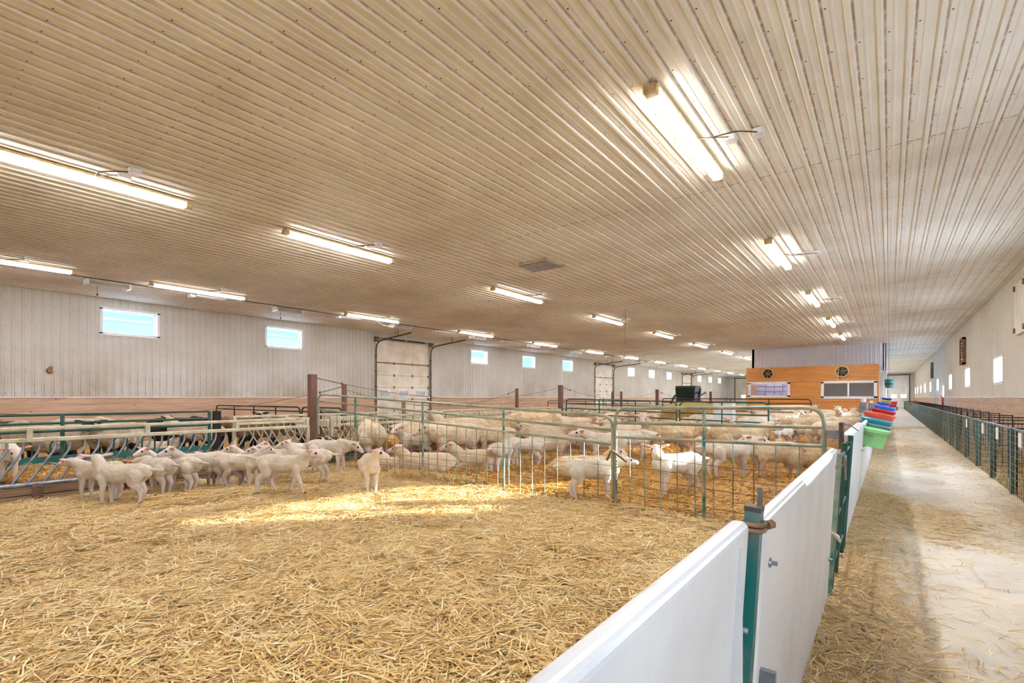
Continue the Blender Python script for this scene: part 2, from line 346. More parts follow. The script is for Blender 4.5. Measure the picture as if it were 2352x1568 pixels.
# overhead doors (side wall: X fixed)
di = 1
def overhead(y0, y1, label, ztop=4.0, nwin=3):
    global di
    X = XL-.06; mb = MB(); sec = (ztop)/6.5; edges = [0, .72, 1.3, 1.88, 2.46, 3.04, ztop+.1]
    for a, c in zip(edges, edges[1:]): mb.rbox((X-.045, y0, a+.006), (X, y1, c-.006), .012, 1, 2)
    mb.bb((X-.08, y0, 0), (X-.046, y1, 1.38)); mb.bb((X-.08, y0, 1.74), (X-.046, y1, 4.12)); o = struct(mb.build(f'door_{di}', 'doorw'), label, 'door'); di += 1
    w = (y1-y0)
    for k in range(nwin):
        c = y0 + w*(k+.5)/nwin; f = MB(); z0, z1, h = 1.44, 1.70, .30
        for a, b_ in (((c-h-.03, z1), (c+h+.03, z1+.03)), ((c-h-.03, z0-.03), (c+h+.03, z0)), ((c-h-.03, z0), (c-h, z1)), ((c+h, z0), (c+h+.03, z1))): f.bb((X-.05, a[0], a[1]), (X+.012, b_[0], b_[1]))
        fo = f.build('window_frame', 'white', o); MB().bb((X+.002, c-h, z0), (X+.008, c+h, z1)).build('pane', DAY, fo)
    for s, yy in ((-1, y0-.03), (1, y1+.03)):
        MB().tube(fillet([(XL+.07, yy, 0), (XL+.07, yy, 4.0), (XL+2.5, yy, 4.22)], .42, 8), .034, 6).build('track', 'darkrail', o)
        MB().tube([(XL+1.6, yy, 4.17), (XL+1.6, yy, HC-.02)], .018, 5).build('track_hanger', 'darkrail', o)
        m2 = MB()
        for z in (.5, 1.2, 1.9, 2.6, 3.3): m2.bb((XL+.02, yy-.05, z-.04), (XL+.08, yy+.05, z+.04))
        m2.bb((XL+.02, yy-.09, 4.0), (XL+.16, yy+.09, 4.22)); m2.build('track_bracket', 'rust', o)
    MB().tube([(XL+.16, y0-.2, 4.17), (XL+.16, y1+.2, 4.17)], .016, 6).tube([(XL+.16, y0+.4, 4.17), (XL+.16, (y0+y1)/2-.1, 4.17)], .036, 8).tube([(XL+.16, (y0+y1)/2+.1, 4.17), (XL+.16, y1-.5, 4.17)], .036, 8).build('torsion_spring', 'black', o)
    m2 = MB()
    for z in edges[1:-1]:
        for yy in (y0+.05, y0+w*.33, y0+w*.67, y1-.05): m2.bb((X, yy-.04, z-.06), (X+.025, yy+.04, z+.06))
    m2.build('hinge', 'rust', o)
    MB().bb((X, (y0+y1)/2-.09, 0), (X+.05, (y0+y1)/2+.09, 1.3)).build('brace', 'kick', o)
    MB().bb((X, y0, edges[-2]-.02), (X+.04, y1, edges[-2]+.03)).build('strut', 'rust', o)
    return o
DAY = glass('door_glass', (.9, .95, 1), .05)
overhead(*DOORL[0], 'nearest white overhead door in the left wall with three small windows')
overhead(*DOORL[1], 'second white overhead door along the left wall', nwin=2)
overhead(*DOORL[2], 'third and smallest-looking white overhead door far along the left wall', nwin=2)
for (x0, x1, zt, nm) in DE:
    mb = MB(); e = [0, .8, 1.6, 2.4, 3.2, zt]
    mb.bb((x0, Y1+.105, 0), (x1, Y1+.15, zt))
    for a, c in zip(e, e[1:]): mb.rbox((x0, Y1+.05, a+.01), (x1, Y1+.1, c-.01), .012, 0, 2)
    o = struct(mb.build(f'door_{di}', 'doorw'), ('grey overhead door in the far wall at the end of the alley' if nm == 'alley end' else 'grey overhead door in the far corner left of the office'), 'door'); di += 1
    for k in (.3, .75):
        c = x0+(x1-x0)*k; fo = MB().bb((c-.3, Y1+.03, 1.3), (c+.3, Y1+.12, 1.75)).build('window_frame', 'white', o); MB().bb((c-.26, Y1+.02, 1.34), (c+.26, Y1+.028, 1.71)).build('pane', emit('daylight_glow_pane', (.92, .97, 1), 1.6), fo)  # far door panes emit their own glow in place of daylight
    for xx in (x0-.05, x1+.05): MB().bb((xx-.05, Y1-.1, 0), (xx+.05, Y1, zt)).build('track', 'darkrail', o)
    MB().bb((x0-.2, Y1-.12, zt), (x1+.2, Y1, zt+.12)).build('header', 'darkrail', o)
# ------------------------------------------------------------------ office cabin
ox0, ox1, oy = -6.97, -.13, 34.5
mb = MB(); sheet(mb, rib_profile(ox0, ox1, 0), lambda u, h, v: (u, oy-h, v), 2.9, HC)
mb.bb((ox0, oy+.02, 2.9), (ox1, oy+.2, HC)); mb.bb((ox1-.15, oy, 0), (ox1, oy+14, HC)); mb.bb((ox0, oy, 0), (ox0+.15, oy+14, HC))
struct(mb.build('wall_office', 'office_sheet'), 'pale blue-grey ribbed metal wall of the office up to the ceiling', 'wall')
wy = 32.5; wx0, wx1, wz = -6.88, -.43, 3.10
ow = [(-6.75, -4.6, 1.42, 2.27), (-2.98, -.55, 1.36, 2.26)]
mb = MB(); xs = [wx0, ow[0][0], ow[0][1], ow[1][0], ow[1][1], wx1]
for j in (0, 2, 4): mb.bb((xs[j], wy, 0), (xs[j+1], wy+.15, wz))
for w in ow: mb.bb((w[0], wy, 0), (w[1], wy+.15, w[2])); mb.bb((w[0], wy, w[3]), (w[1], wy+.15, wz))
mb.bb((wx0, wy, wz), (wx1, oy, wz+.05)); mb.bb((wx0, wy+.15, 0), (wx0+.12, oy, wz)); mb.bb((wx1-.12, wy+.15, 0), (wx1, oy, wz))
struct(mb.build('wall_office_front', 'officewood'), 'orange pine boarded front of the office with two windows and two fans', 'wall')
struct(MB().bb((wx0, oy-.1, 0), (wx1, oy, 2.9)).bb((-4.2, wy+.2, 0), (-4.1, oy-.1, wz)).build('wall_office_back', M_('office_inner', (.80, .82, .92), (.74, .76, .88), 3)), 'pale inner back wall of the office seen through its windows, plus an added light-blocking partition', 'wall')  # partition added inside to keep the right window darker
for k, w in enumerate(ow):
    r = MB(); t = .09
    for a, c in (((w[0]-.05, w[3]-t), (w[1]+.05, w[3]+.04)), ((w[0]-.05, w[2]-.04), (w[1]+.05, w[2]+t)), ((w[0]-.05, w[2]), (w[0]+t, w[3])), ((w[1]-t, w[2]), (w[1]+.05, w[3]))): r.bb((a[0], wy-.03, a[1]), (c[0], wy+.1, c[1]))
    if k == 1: r.bb(((w[0]+w[1])/2-.04, wy, w[2]), ((w[0]+w[1])/2+.04, wy+.08, w[3]))
    o = struct(r.build(f'window_{wi}', 'white'), ('office window at the left of the pine front with pale grid behind' if k == 0 else 'sliding office window at the right of the pine front'), 'window'); wi += 1
    MB().bb((w[0]+t, wy+.04, w[2]+t), (w[1]-t, wy+.05, w[3]-t)).build('pane', 'glass2', o)
g = MB()
for x in (-6.2, -5.7, -5.25, -4.95): g.tube([(x, oy-.13, .4), (x+.05, oy-.13, 2.7)], .014, 5)
for z in (1.5, 1.8, 2.1): g.tube([(-6.7, oy-.13, z), (-5.6, oy-.13, z-.05), (-4.3, oy-.13, z+.03)], .012, 5)
tag(g.build('wire_grid', 'darkrail'), 'thin dark wire grid hung inside the left office window', 'grid')
ol = MB().bb((-6.2, wy+.7, wz-.09), (-4.7, wy+.9, wz-.01)).build('office_fill_lamp', emit('office_fill_glow', (.9, .92, 1), 11)); tag(ol, 'added unseen fill lamp under the office ceiling behind the left window', 'lamp')  # unseen lamp added to brighten the left office window
def fan(x, z, label):
    f = empty('wall_fan', (x, wy, z), label, 'fan', 'round fans in the office front')
    pr = [(.33, .0), (.33, -.06), (.27, -.08), (.26, -.04)]; R = Matrix.Rotation(-PI/2, 3, 'X') @ Matrix.Scale(-1, 3, (0, 0, 1)) @ Matrix.Identity(3)
    R = Matrix(((1, 0, 0), (0, 0, 1), (0, 1, 0)))
    MB().lathe(pr, (x, wy, z), 28, R).build('fan_ring', 'clear', f)
    MB().lathe([(.001, -.012), (.27, -.012)], (x, wy, z), 24, R).build('fan_backing', 'black', f)
    hb = MB().lathe([(.001, -.07), (.05, -.065), (.055, -.03)], (x, wy, z), 14, R).build('fan_hub', 'rust', f)
    for k in range(6):
        m = MB()
        a = 2*PI*k/6+.3; p = [(r*math.cos(a+s), r*math.sin(a+s)) for r, s in ((.05, -.5), (.05, .5), (.24, .22), (.25, -.12))]
        m.add([(x+p[0][0], wy-.045, z+p[0][1]), (x+p[1][0], wy-.03, z+p[1][1]), (x+p[2][0], wy-.025, z+p[2][1]), (x+p[3][0], wy-.05, z+p[3][1])], [(0, 1, 2, 3)]); m.build('fan_blade', 'rust', hb)
fan(-5.7, 2.78, 'round louvred wall fan over the left office window'); fan(-2.04, 2.80, 'round wall fan over the sliding office window')
tag(MB().tube([(-2.2, wy-.1, 3.12), (-2.25, wy-.06, 2.3)], .02, 6).build('hanging_pipe', 'clear'), 'thin beige pipe running down past the right office fan', 'pipe')
# ------------------------------------------------------------------ ceiling lights
ROWS = [(-1.83, 'over the alley-side pens'), (-8.62, 'down the middle of the ceiling'), (-15.4, 'along the left wall')]
def make_light():
    x, y = 0, 0
    o = empty('ceiling_light', (0, 0, HC-.02), 'x', 'ceiling light')
    z = HC-.02
    MB().rbox((-.075, -1.22, z-.035), (.075, 1.22, z), .012, 1, 3).build('housing', 'clear', o)
    MB().rbox((-.062, -1.15, z-.105), (.062, 1.15, z-.035), .02, 1, 4).build('diffuser', 'lampside', o)
    MB().rbox((-.05, -1.13, z-.112), (.05, 1.13, z-.104), .003, 1, 2).build('lens', 'lamp', o)
    for s in (-1, 1): MB().rbox((-.066, s*1.15, z-.107), (.066, s*1.235, z-.03), .028, 1, 4).build('end_cap', 'clear', o)
    MB().rbox((.33, .22, z-.06), (.43, .36, z), .015, 2, 3).build('junction_box', 'white', o)
    MB().rbox((.60, .26, z-.07), (.71, .39, z), .015, 2, 3).build('junction_box', 'white', o)
    MB().tube(fillet([(.07, .05, z-.03), (.25, .0, z-.09), (.5, .0, z-.10), (.65, .26, z-.05)], .08), .008, 5).tube([(.1, .05, z-.03), (.36, .22, z-.03)], .006, 5).build('cable', 'darkrail', o)
    return o
LT = make_light(); used = False
for X, nm in ROWS:
    for k in range(-2, 12):
        yc = 5.82 + 5.85*k if (k != -1 or X == -1.83) else 1.88
        if X == -1.83 and 33 < yc < 36: continue
        if yc > 76: continue
        j = k + 0
        n = k if X == -1.83 else k+1
        if k < -1 or (k < 0 and X == -1.83): lab = f'lit fluorescent strip {nm}, behind the camera, {("farther", "closer")[k+2]} one'
        else: lab = f'{ORD[n] if n < 12 else "farthest"} lit fluorescent strip in the row {nm}'
        if used: copy_tree(LT, (X, yc, HC-.02), lab, 'fluorescent ceiling lights')
        else: LT.location = (X, yc, HC-.02); LT['label'] = lab; LT['group'] = 'fluorescent ceiling lights'; used = True
# ceiling air inlets along the left wall
def make_inlet(opened):
    z = HC-.02; o = empty('ceiling_inlet', (0, 0, z), 'x', 'air inlet')
    MB().bb((-.17, -.42, z-.02), (.17, .42, z)).build('inlet_frame', 'white', o)
    if opened:
        for s in (-1, 1): MB().rbox((-.17, s*.42, z-.13), (.17, s*.47, z), .02, 1, 3).build('end_plate', 'white', o)
        R = Matrix.Rotation(.5, 3, 'Y'); m = MB()
        m.box((.06, 0, z-.09), (.26, .82, .015), R); m.build('flap', 'doorw', o)
        m = MB()
        for k in range(14): m.bb((-.16, -.39+k*.06, z-.10), (-.145, -.375+k*.06, z))
        m.build('grille', 'darkrail', o)
        MB().tube([(-.1, -.2, z), (-.1, -.2, z-.32)], .004, 5).ico((-.1, -.2, z-.34), (.022, .022, .03)).build('pull_weight', 'black', o)
    else:
        MB().bb((-.13, -.4, z-.035), (.13, .4, z-.02)).build('flap', 'white', o); MB().bb((-.12, -.55, z-.08), (.12, -.43, z)).build('actuator', 'white', o)
    return o
IO, IC = make_inlet(True), make_inlet(False); first = {True: True, False: True}
for k in range(29):
    op = k % 2 == 0; src = IO if op else IC; loc = (-16.35, 3.95+2.45*k, HC-.02)
    if k < 8: lab = f'{ORD[k//2]} {"open louvred" if op else "closed flush"} air inlet in the ceiling near the left wall'; g = 'ceiling air inlets'
    else: lab = f'small distant {"open" if op else "closed"} air inlet far down the left ceiling'; g = f'distant {"open" if op else "closed"} ceiling inlets'
    if first[op]: src.location = loc; src['label'] = lab; src['group'] = g; first[op] = False
    else: copy_tree(src, loc, lab, g)
tag(MB().tube([(-16.0, Y0+.5, HC-.035), (-16.0, 76, HC-.035)], .012, 6).build('ceiling_cable', 'darkrail'), 'dark control cable running along the ceiling by the inlets', 'cable')
h = empty('ceiling_hatch', (-6.34, 9.4, HC), 'square grey vent hatch in the middle of the ceiling', 'hatch')
MB().bb((-6.8, 9.0, HC-.05), (-5.9, 9.8, HC-.0)).build('hatch_frame', 'cream', h); MB().bb((-6.72, 9.08, HC-.06), (-5.98, 9.72, HC-.05)).build('hatch_panel', 'galv', h)
p = onX(905, 740, -15.2)
tag(MB().tube([(-15.3, 11.6, HC-.1), (-15.2, 11.9, HC-.32), (-15.2, 12.4, HC-.36), (-15.2, 12.8, HC-.12)], .012, 6).build('power_cord', 'white'), 'white cord looping below a fluorescent strip by the left wall', 'cord')
tag(MB().tube([(-7.2, 15.9, HC), (-7.2, 15.9, 3.2)], .006, 5).build('pull_string', 'darkrail'), 'thin cord hanging straight down from the middle of the ceiling', 'cord')
n_ = onX(115, 848, XL); m = MB()
for k in range(9): m.ico((XL+.05, n_.y+random.uniform(-.05, .05), n_.z+random.uniform(-.08, .06)), (.05, .045, .045))
tag(m.build('mud_nest', 'rust'), 'small brown mud nest stuck on the left wall', 'nest')
# fittings on the right wall
def wall_box(y0, y1, z0, z1, label):
    o = empty('wall_exhaust_fan', (XR, (y0+y1)/2, z0), label, 'exhaust fan')
    m = MB(); t = .08
    for a, c in (((y0, z1-t), (y1, z1)), ((y0, z0), (y1, z0+t)), ((y0, z0), (y0+t, z1)), ((y1-t, z0), (y1, z1))): m.bb((XR-.13, a[0], a[1]), (XR-.02, c[0], c[1]))
    m.build('fan_frame', 'rust', o); m = MB(); n = 7
    for k in range(n): z = z0+t+(z1-z0-2*t)*(k+.5)/n; m.box((XR-.06, (y0+y1)/2, z), (.015, y1-y0-2*t, (z1-z0-2*t)/n*1.05), Matrix.Rotation(.35, 3, 'Y'))
    m.build('shutter', 'doorw', o); return o
wall_box(27.2, 28.2, 2.75, 3.85, 'square shuttered exhaust fan high on the right wall, nearer one')
wall_box(45.6, 46.6, 2.75, 3.85, 'square shuttered exhaust fan high on the right wall, farther one')
o = empty('fan_cover', (XR, 15.4, 2.8), 'large pale insulated fan cover board high on the right wall at the picture edge', 'cover board')
p0, p1 = onX(2341, 655, XR), onX(2341, 770, XR)
MB().rbox((XR-.09, p0.y-1.25, p1.z), (XR-.02, p0.y, p0.z), .015, 0, 3).build('board', 'doorw', o)
m = MB()
for zz in (p1.z+.1, p0.z-.1):
    for yy in (p0.y-.1, p0.y-1.15): m.bb((XR-.12, yy-.05, zz-.06), (XR-.085, yy+.05, zz+.06))
m.build('clip', 'rust', o)
# ------------------------------------------------------------------ pens: bedding, feed lane
def ground_h(x, y): return .025 + .035*noise.noise(Vector((x*.9, y*.9, 3))) + .02*noise.noise(Vector((x*2.7, y*2.7, 9)))
def bed(name, x0, x1, y0, y1, step, mat, label, cat):
    nx, ny = int((x1-x0)/step)+1, int((y1-y0)/step)+1; vs = []
    for j in range(ny+1):
        for i in range(nx+1):
            x, y = x0+(x1-x0)*i/nx, y0+(y1-y0)*j/ny; vs.append((x, y, max(.004, ground_h(x, y))))
    fs = [(j*(nx+1)+i, j*(nx+1)+i+1, (j+1)*(nx+1)+i+1, (j+1)*(nx+1)+i) for j in range(ny) for i in range(nx)]
    mb = MB(); mb.add(vs, fs, True); return mb.build(name, mat)
def stems(P, zoff, L, w, tone, name, mat, pitch=.12, parent=None, upn=.25):
    """many bent flat stems as one mesh. P: (n,3) centres"""
    n = len(P); th = rng.uniform(0, 2*PI, n); L = rng.uniform(*L, n); w = rng.uniform(*w, n); pt = rng.normal(0, pitch, n)
    d = np.stack([np.cos(th)*np.cos(pt), np.sin(th)*np.cos(pt), np.sin(pt)], 1)
    side = np.stack([-np.sin(th), np.cos(th), rng.normal(0, upn, n)], 1); side /= np.linalg.norm(side, axis=1, keepdims=True)
    up = np.cross(d, side); bend = rng.normal(0, .10, n)[:, None]*L[:, None]
    c = P + np.stack([np.zeros(n), np.zeros(n), rng.uniform(*zoff, n)], 1)
    V = np.empty((n, 6, 3))
    for k, s in enumerate((-.5, 0, .5)):
        cc = c + d*(L*s)[:, None] + (side*.7+up*.3)*bend*(1-4*s*s) 
        V[:, 2*k] = cc + side*(w/2)[:, None]; V[:, 2*k+1] = cc - side*(w/2)[:, None]
    V = V.reshape(-1, 3)
    V[:, 2] = np.maximum(V[:, 2], .003)
    q = np.array([[0, 1, 3, 2], [2, 3, 5, 4]]); Fi = (np.arange(n)[:, None, None]*6 + q[None]).reshape(-1)
    me = bpy.data.meshes.new(name); me.vertices.add(n*6); me.vertices.foreach_set('co', V.ravel())
    me.loops.add(len(Fi)); me.loops.foreach_set('vertex_index', Fi.astype(np.int32)); me.polygons.add(n*2)
    me.polygons.foreach_set('loop_start', np.arange(0, n*8, 4, dtype=np.int32)); me.polygons.foreach_set('loop_total', np.full(n*2, 4, np.int32))
    me.update(calc_edges=True); a = me.attributes.new('tone', 'FLOAT', 'POINT'); a.data.foreach_set('value', np.repeat(np.clip(tone(n, P), 0, 1), 6))
    me.materials.append(MT[mat]); o = bpy.data.objects.new(name, me); COL.objects.link(o)
    if parent: o.parent = parent
    return o
def scatter(x0, x1, y0, y1, dens, keep=None):
    n = int((x1-x0)*(y1-y0)*dens); x = rng.uniform(x0, x1, n); y = rng.uniform(y0, y1, n)
    dep = -x*SN + y*CS; lat = x*CS + y*SN; k = (dep > 1.0) & (np.abs(lat) < dep*1.12+.7)
    if keep is not None: k &= keep(x, y, rng.random(n))
    x, y = x[k], y[k]; z = np.array([ground_h(a, b) for a, b in zip(x, y)]); return np.stack([x, y, z], 1)
def tone1(n, P): return rng.beta(1.9, 1.5, n)
o = bed('straw_bedding', -8.95, -.36, -6, 5.7, .12, 'strawbed', '', ''); tag(o, 'deep golden straw bedding in the near lamb pen', 'straw', kind='stuff')
dep = lambda x, y: -x*SN + y*CS
P = np.concatenate([scatter(-8.9, -.42, -3, 5.7, 4200, lambda x, y, r: r < np.clip(1.25-dep(x, y)/9, .42, 1))])
stems(P, (0, .05), (.10, .32), (.0045, .0085), tone1, 'straw_stem', 'straw', parent=o)['kind'] = 'stuff'
o = bed('straw_bedding', -8.95, -.4, 5.7, 32.3, .3, 'strawbed', '', ''); tag(o, 'trampled orange straw bedding under the ewes in the pens behind the gates', 'straw', kind='stuff')
P = np.concatenate([scatter(-8.9, -.42, 5.7, 14.8, 1500), scatter(-8.9, -.42, 14.8, 32.2, 350)])
stems(P, (0, .06), (.1, .3), (.007, .011), lambda n, P: rng.beta(2.2, 2.4, n), 'straw_stem', 'straw2', pitch=.2, parent=o)['kind'] = 'stuff'
# straw heaped along the gate
P = np.array([(random.uniform(-6.9, -5.1), 0, 0) for k in range(2600)]); P[:, 1] = 5.62 + .05*P[:, 0]*0 + rng.normal(0, .16, len(P)); P[:, 2] = .02 + rng.uniform(0, .14, len(P))*np.exp(-((P[:, 1]-5.62)/.2)**2)
tag(stems(P, (0, .03), (.1, .26), (.005, .008), tone1, 'straw_heap', 'straw', pitch=.45), 'loose straw ridge heaped against the foot of the wire gate', 'straw', kind='stuff')
# alley litter
def keepalley(x, y, r):
    e = np.exp(-((x+.30)/.30)**2) * 1.0 + .05
    nz = np.array([noise.noise(Vector((a*.8+5, b*.45, 1))) for a, b in zip(x, y)])
    e2 = np.clip(nz*1.7+.12, 0, 1)*.6*np.exp(-((x-.2)/.6)**2)
    e3 = np.exp(-((x-1.35)/.22)**2)*.35
    return r < np.clip(e+e2+e3, 0, 1)
P = np.concatenate([scatter(-.34, 1.45, 1, 9, 4600, keepalley), scatter(-.34, 1.45, 9, 30, 1500, keepalley)])
P[:, 2] = .004 + .06*np.exp(-((P[:, 0]+.32)/.22)**2)*rng.random(len(P))
tag(stems(P, (0, .012), (.04, .16), (.0035, .0065), lambda n, P: rng.beta(2.4, 2.2, n), 'loose_straw', 'chaff'), 'loose straw and chaff littering the concrete alley', 'straw', kind='stuff')
struct(MB().bb((1.44, 3, 0), (2.46, 74, .012)).build('floor_pens', 'strawbed'), 'straw covered floor of the small wire pens along the right wall', 'floor')
P = scatter(1.42, 2.5, 7, 40, 500); tag(stems(P, (0, .03), (.06, .2), (.006, .01), tone1, 'pen_straw', 'straw'), 'straw bedding inside the small wire pens beside the right wall', 'straw', kind='stuff')
o = struct(MB().bb((-10.95, -7, 0), (-9.05, 34, .20)).build('floor_feed_lane', 'lane'), 'raised concrete feed lane between the two feeder rows', 'floor')
P = scatter(-10.9, -9.6, -1, 33, 700); P[:, 2] = .22 + .10*np.exp(-((P[:, 0]+10.55)/.35)**2)*rng.random(len(P))
tag(stems(P, (0, .06), (.1, .3), (.006, .011), lambda n, P: rng.beta(2.4, 2.6, n), 'loose_hay', 'straw2', pitch=.25), 'loose hay strewn along the concrete feed lane', 'hay', kind='stuff')
m = MB(); ny = 120
vs = []
for j in range(ny+1):
    y = -3 + 37*j/ny; h = .07+.05*noise.noise(Vector((1, y*1.3, 0)))
    vs += [(-10.93, y, .2+h), (-10.6, y, .22+h), (-10.2, y, .2+h*.4), (-9.95+.1*noise.noise(Vector((2, y, 0))), y, .198)]
m.add(vs, [(4*j+i, 4*j+i+1, 4*j+i+5, 4*j+i+4) for j in range(ny) for i in range(3)], True); tag(m.build('hay_windrow', 'hay'), 'long hay windrow fed along the far side of the feed lane', 'hay', kind='stuff')
P = scatter(-19, -11.1, -1, 8, 130); P[:, 2] = .02
o = bed('straw_bedding', -19.0, -11.05, -4, 34, .5, 'strawbed', '', ''); tag(o, 'straw bedding in the pen along the left wall', 'straw', kind='stuff')
# ------------------------------------------------------------------ feeders
FED = {}
def feeder(X, y0, y1, label, group, slant, style, near):
    o = empty('slant_bar_feeder', (X, y0, .2), label, 'feeder', group)
    rt, rl, zb = (.985, .835, .25)
    m_ = 'cream'
    for z, r in ((rt, .024), (rl, .028)): MB().rbox((X-r*.8, y0, z-r), (X+r*.8, y1, z+r), .012, 1, 3).build('rail', m_, o)
    MB().tube([(X, y0, zb), (X, y1, zb)], .03, 7).build('bottom_rail', 'galv' if near else 'darkrail', o)
    n = int(round((y1-y0)/1.25))
    for k in range(n+1):
        y = y0+.04+(y1-y0-.08)*k/n; MB().bb((X-.025, y-.03, rl), (X+.025, y+.03, rt)).build('bracket', m_, o)
    for y in (y0+.03, y1-.03): MB().bb((X-.03, y-.03, .0), (X+.03, y+.03, rl)).build('end_post', m_, o)
    nb = int((y1-y0-.3)/.155); bar = None
    for k in range(nb):
        y = y0+.33+.155*k
        if bar is None:
            pts = fillet([(X, y, rl), (X, y, rl-.13), (X, y-slant, zb)], .06, 3); bar = MB().tube(pts, .015, 6); bo = bar.build('bar', 'galv' if near else 'cream', o); y_first = y
        else:
            c = bo.copy(); COL.objects.link(c); c.location.y = y-y_first
    MB().bb((X-.03, y0, .0), (X+.03, y1, .11)).bb((X-.03, y0, .125), (X+.03, y1, .225)).build('kick_board', 'kick', o)
    return o
YF = [(.1, 5.3), (5.75, 10.2), (10.35, 14.6), (14.95, 19.4), (19.55, 24.0), (24.2, 28.6), (28.8, 33.2)]
o = feeder(-9.0, -2.6, 5.3, 'nearest cream-railed feeder with grey slanted bars behind the lambs', 'feeders by the lamb and ewe pens', .28, 0, True)
f = [MB().bb((-8.97, y-.05, 0), (-8.88, y+.05, .24)).build('board_post', 'post', o) for y in (1.42, 2.35, 3.6, 4.8)]
for k, (a, b_) in enumerate(YF[1:]): feeder(-9.0, a, b_, f'{ORD[k+1]} cream slanted-bar feeder along the ewe side of the feed lane', 'feeders by the lamb and ewe pens', .28, 0, False)
YG = [(4.75, 9.3), (9.45, 14.0), (14.15, 18.6), (18.8, 23.2), (23.4, 27.8), (28.0, 32.4)]
for k, (a, b_) in enumerate(YG): feeder(-11.0, a, b_, f'{"first" if k == 0 else ORD[k]} cream slanted-bar feeder on the left wall side of the feed lane', 'feeders by the left pens', -.28, 0, False)
o = empty('hoop_feeder', (-11.0, -2.6, .2), 'dark teal feeder panel with hoop bars and teal kick board in front of black-faced ewes', 'feeder')
y0, y1 = -2.6, 4.3
for z in (1.11, .97, .84): MB().tube([(-11, y0, z), (-11, y1, z)], .02, 7).build('rail', 'tealdark', o)
for y in (y1, 2.05, -.2, -2.5): MB().bb((-11.02, y-.025, .2), (-10.98, y+.025, 1.11)).build('post', 'tealdark', o)
MB().bb((-11.02, y0, .2), (-10.985, y1, .43)).build('kick_board', M_('teal_board', (.04, .34, .34), (.08, .40, .39), 3, .4), o)
hp = None
for k in range(16):
    y = y0+.3+.42*k
    if hp is None: hp = MB().tube(fillet([(-11, y, .42), (-11, y, .68), (-11, y+.2, .68), (-11, y+.2, .42)], .08, 4), .014, 6).build('hoop', 'tealdark', o)
    else: c = hp.copy(); COL.objects.link(c); c.location.y = .42*k
MB().bb((-11.06, 4.38, 0), (-10.94, 4.5, 1.12)).build('end_post', 'black', o)
# brown posts
for X, y, h_, lab in ((-9.22, 5.5, 1.86, 'thick brown post at the end of the near feeder holding the wire gate'), (-11.05, 7.47, 1.73, 'brown post behind the nearest thick brown post'),
                    (-9.1, 14.76, 1.82, 'brown post at the left end of the dark green gates'), (-11.1, 14.9, 1.73, 'slimmer brown post left of the dark green gates beyond the lane'),
                    (-9.1, 23.8, 1.78, 'small distant brown post before the tractor'), (-11.1, 24.0, 1.7, 'small dark post beside the lane before the tractor'),
                    (-9.1, 33.0, 1.76, 'small distant brown post right of the tractor'), (-11.1, 33.2, 1.66, 'small dark post far down the lane right of the tractor'), (-13.3, 27.5, 1.7, 'thin dark post in front of the second overhead door')):
    w = .07 if X > -10 else .05
    tag(recenter(MB().rbox((X-w, y-w, 0), (X+w, y+w, h_), .012, 2, 2).build('fence_post', 'post'), (X, y, 0)), lab, 'post', 'brown fence posts')
def sag(a, b, s, n=14): a, b = Vector(a), Vector(b); return [a.lerp(b, k/n) - Vector((0, 0, s*4*(k/n)*(1-k/n))) for k in range(n+1)]
for a, b_, s, lab in (((-9.2, 5.5, 1.80), (-9.1, 14.76, 1.75), .42, 'thin sagging electric wire from the nearest brown post'), ((-9.1, 14.76, 1.77), (-9.1, 23.8, 1.72), .42, 'thin sagging wire between the middle brown posts'),
                      ((-11.05, 7.4, 1.66), (-11.1, -1, 1.5), .5, 'thin wire sagging off the second brown post towards the left pen'), ((-9.1, 23.8, 1.72), (-9.1, 33, 1.7), .4, 'thin sagging wire before the tractor'), ((-11.1, 14.9, 1.66), (-11.05, 7.47, 1.6), .5, 'thin wire sagging over the left feeders')):
    m = MB().tube(sag(a, b_, s), .006, 5); pt = sag(a, b_, s)
    q = pt[1]; m.tube([pt[0], pt[1]], .011, 5); m.ico(pt[1], (.025, .025, .04)); tag(m.build('fence_wire', 'rustwire'), lab, 'wire', 'electric fence wires')
# ------------------------------------------------------------------ gates
def gate(A, B, zA, zB, ups, label, mat='gate', rodmat='gatewire', mesh=True, rodstep=.2, zlow=.02, leftbar=None, group=None, r=.021, hz=(.66, .53, .40, .30, .20, .10), upz=None, corner=.16):
    A, B = Vector((*A, 0)), Vector((*B, 0)); o = empty('wire_gate' if mesh else 'pipe_gate', A, label, 'gate', group)
    U = lambda t, z: A.lerp(B, t) + Vector((0, 0, z)); Z = lambda i, t: zA[i]*(1-t)+zB[i]*t; L = (B-A).length
    tb = 0 if upz is None else upz[0]
    MB().tube(fillet([U(0, leftbar[0] if leftbar else zlow), U(0, zA[0]), U(1, zB[0]), U(1, zlow)], corner, 6), r, 8).build('frame', mat, o)
    for i in range(1, len(zA)): MB().tube([U(0, zA[i]), U(1, zB[i])], r*.9, 8).build('rail', mat, o)
    for k, t in enumerate(ups): MB().tube([U(t, (upz[k] if upz else zlow)), U(t, Z(0, t))], r*.9, 8).build('upright', 'teal' if mat == 'gate' else mat, o)
    if leftbar: MB().tube([U(0, leftbar[0]), U(ups[0], leftbar[1])], r*.9, 7).build('brace', 'darkrail', o)
    if mesh:
        m = MB(); n = int(L/rodstep); i = len(zA)-1
        for k in range(1, n):
            t = k/n; m.tube([U(t, .03), U(t, Z(i, t))], .0055, 5)
        m.build('rod', rodmat, o); m = MB()
        for z in hz: m.tube([U(0, z), U(.3, z+.006), U(.6, z-.006), U(1, z)], .0035, 4)
        m.build('wire', 'rustwire', o)
    return o
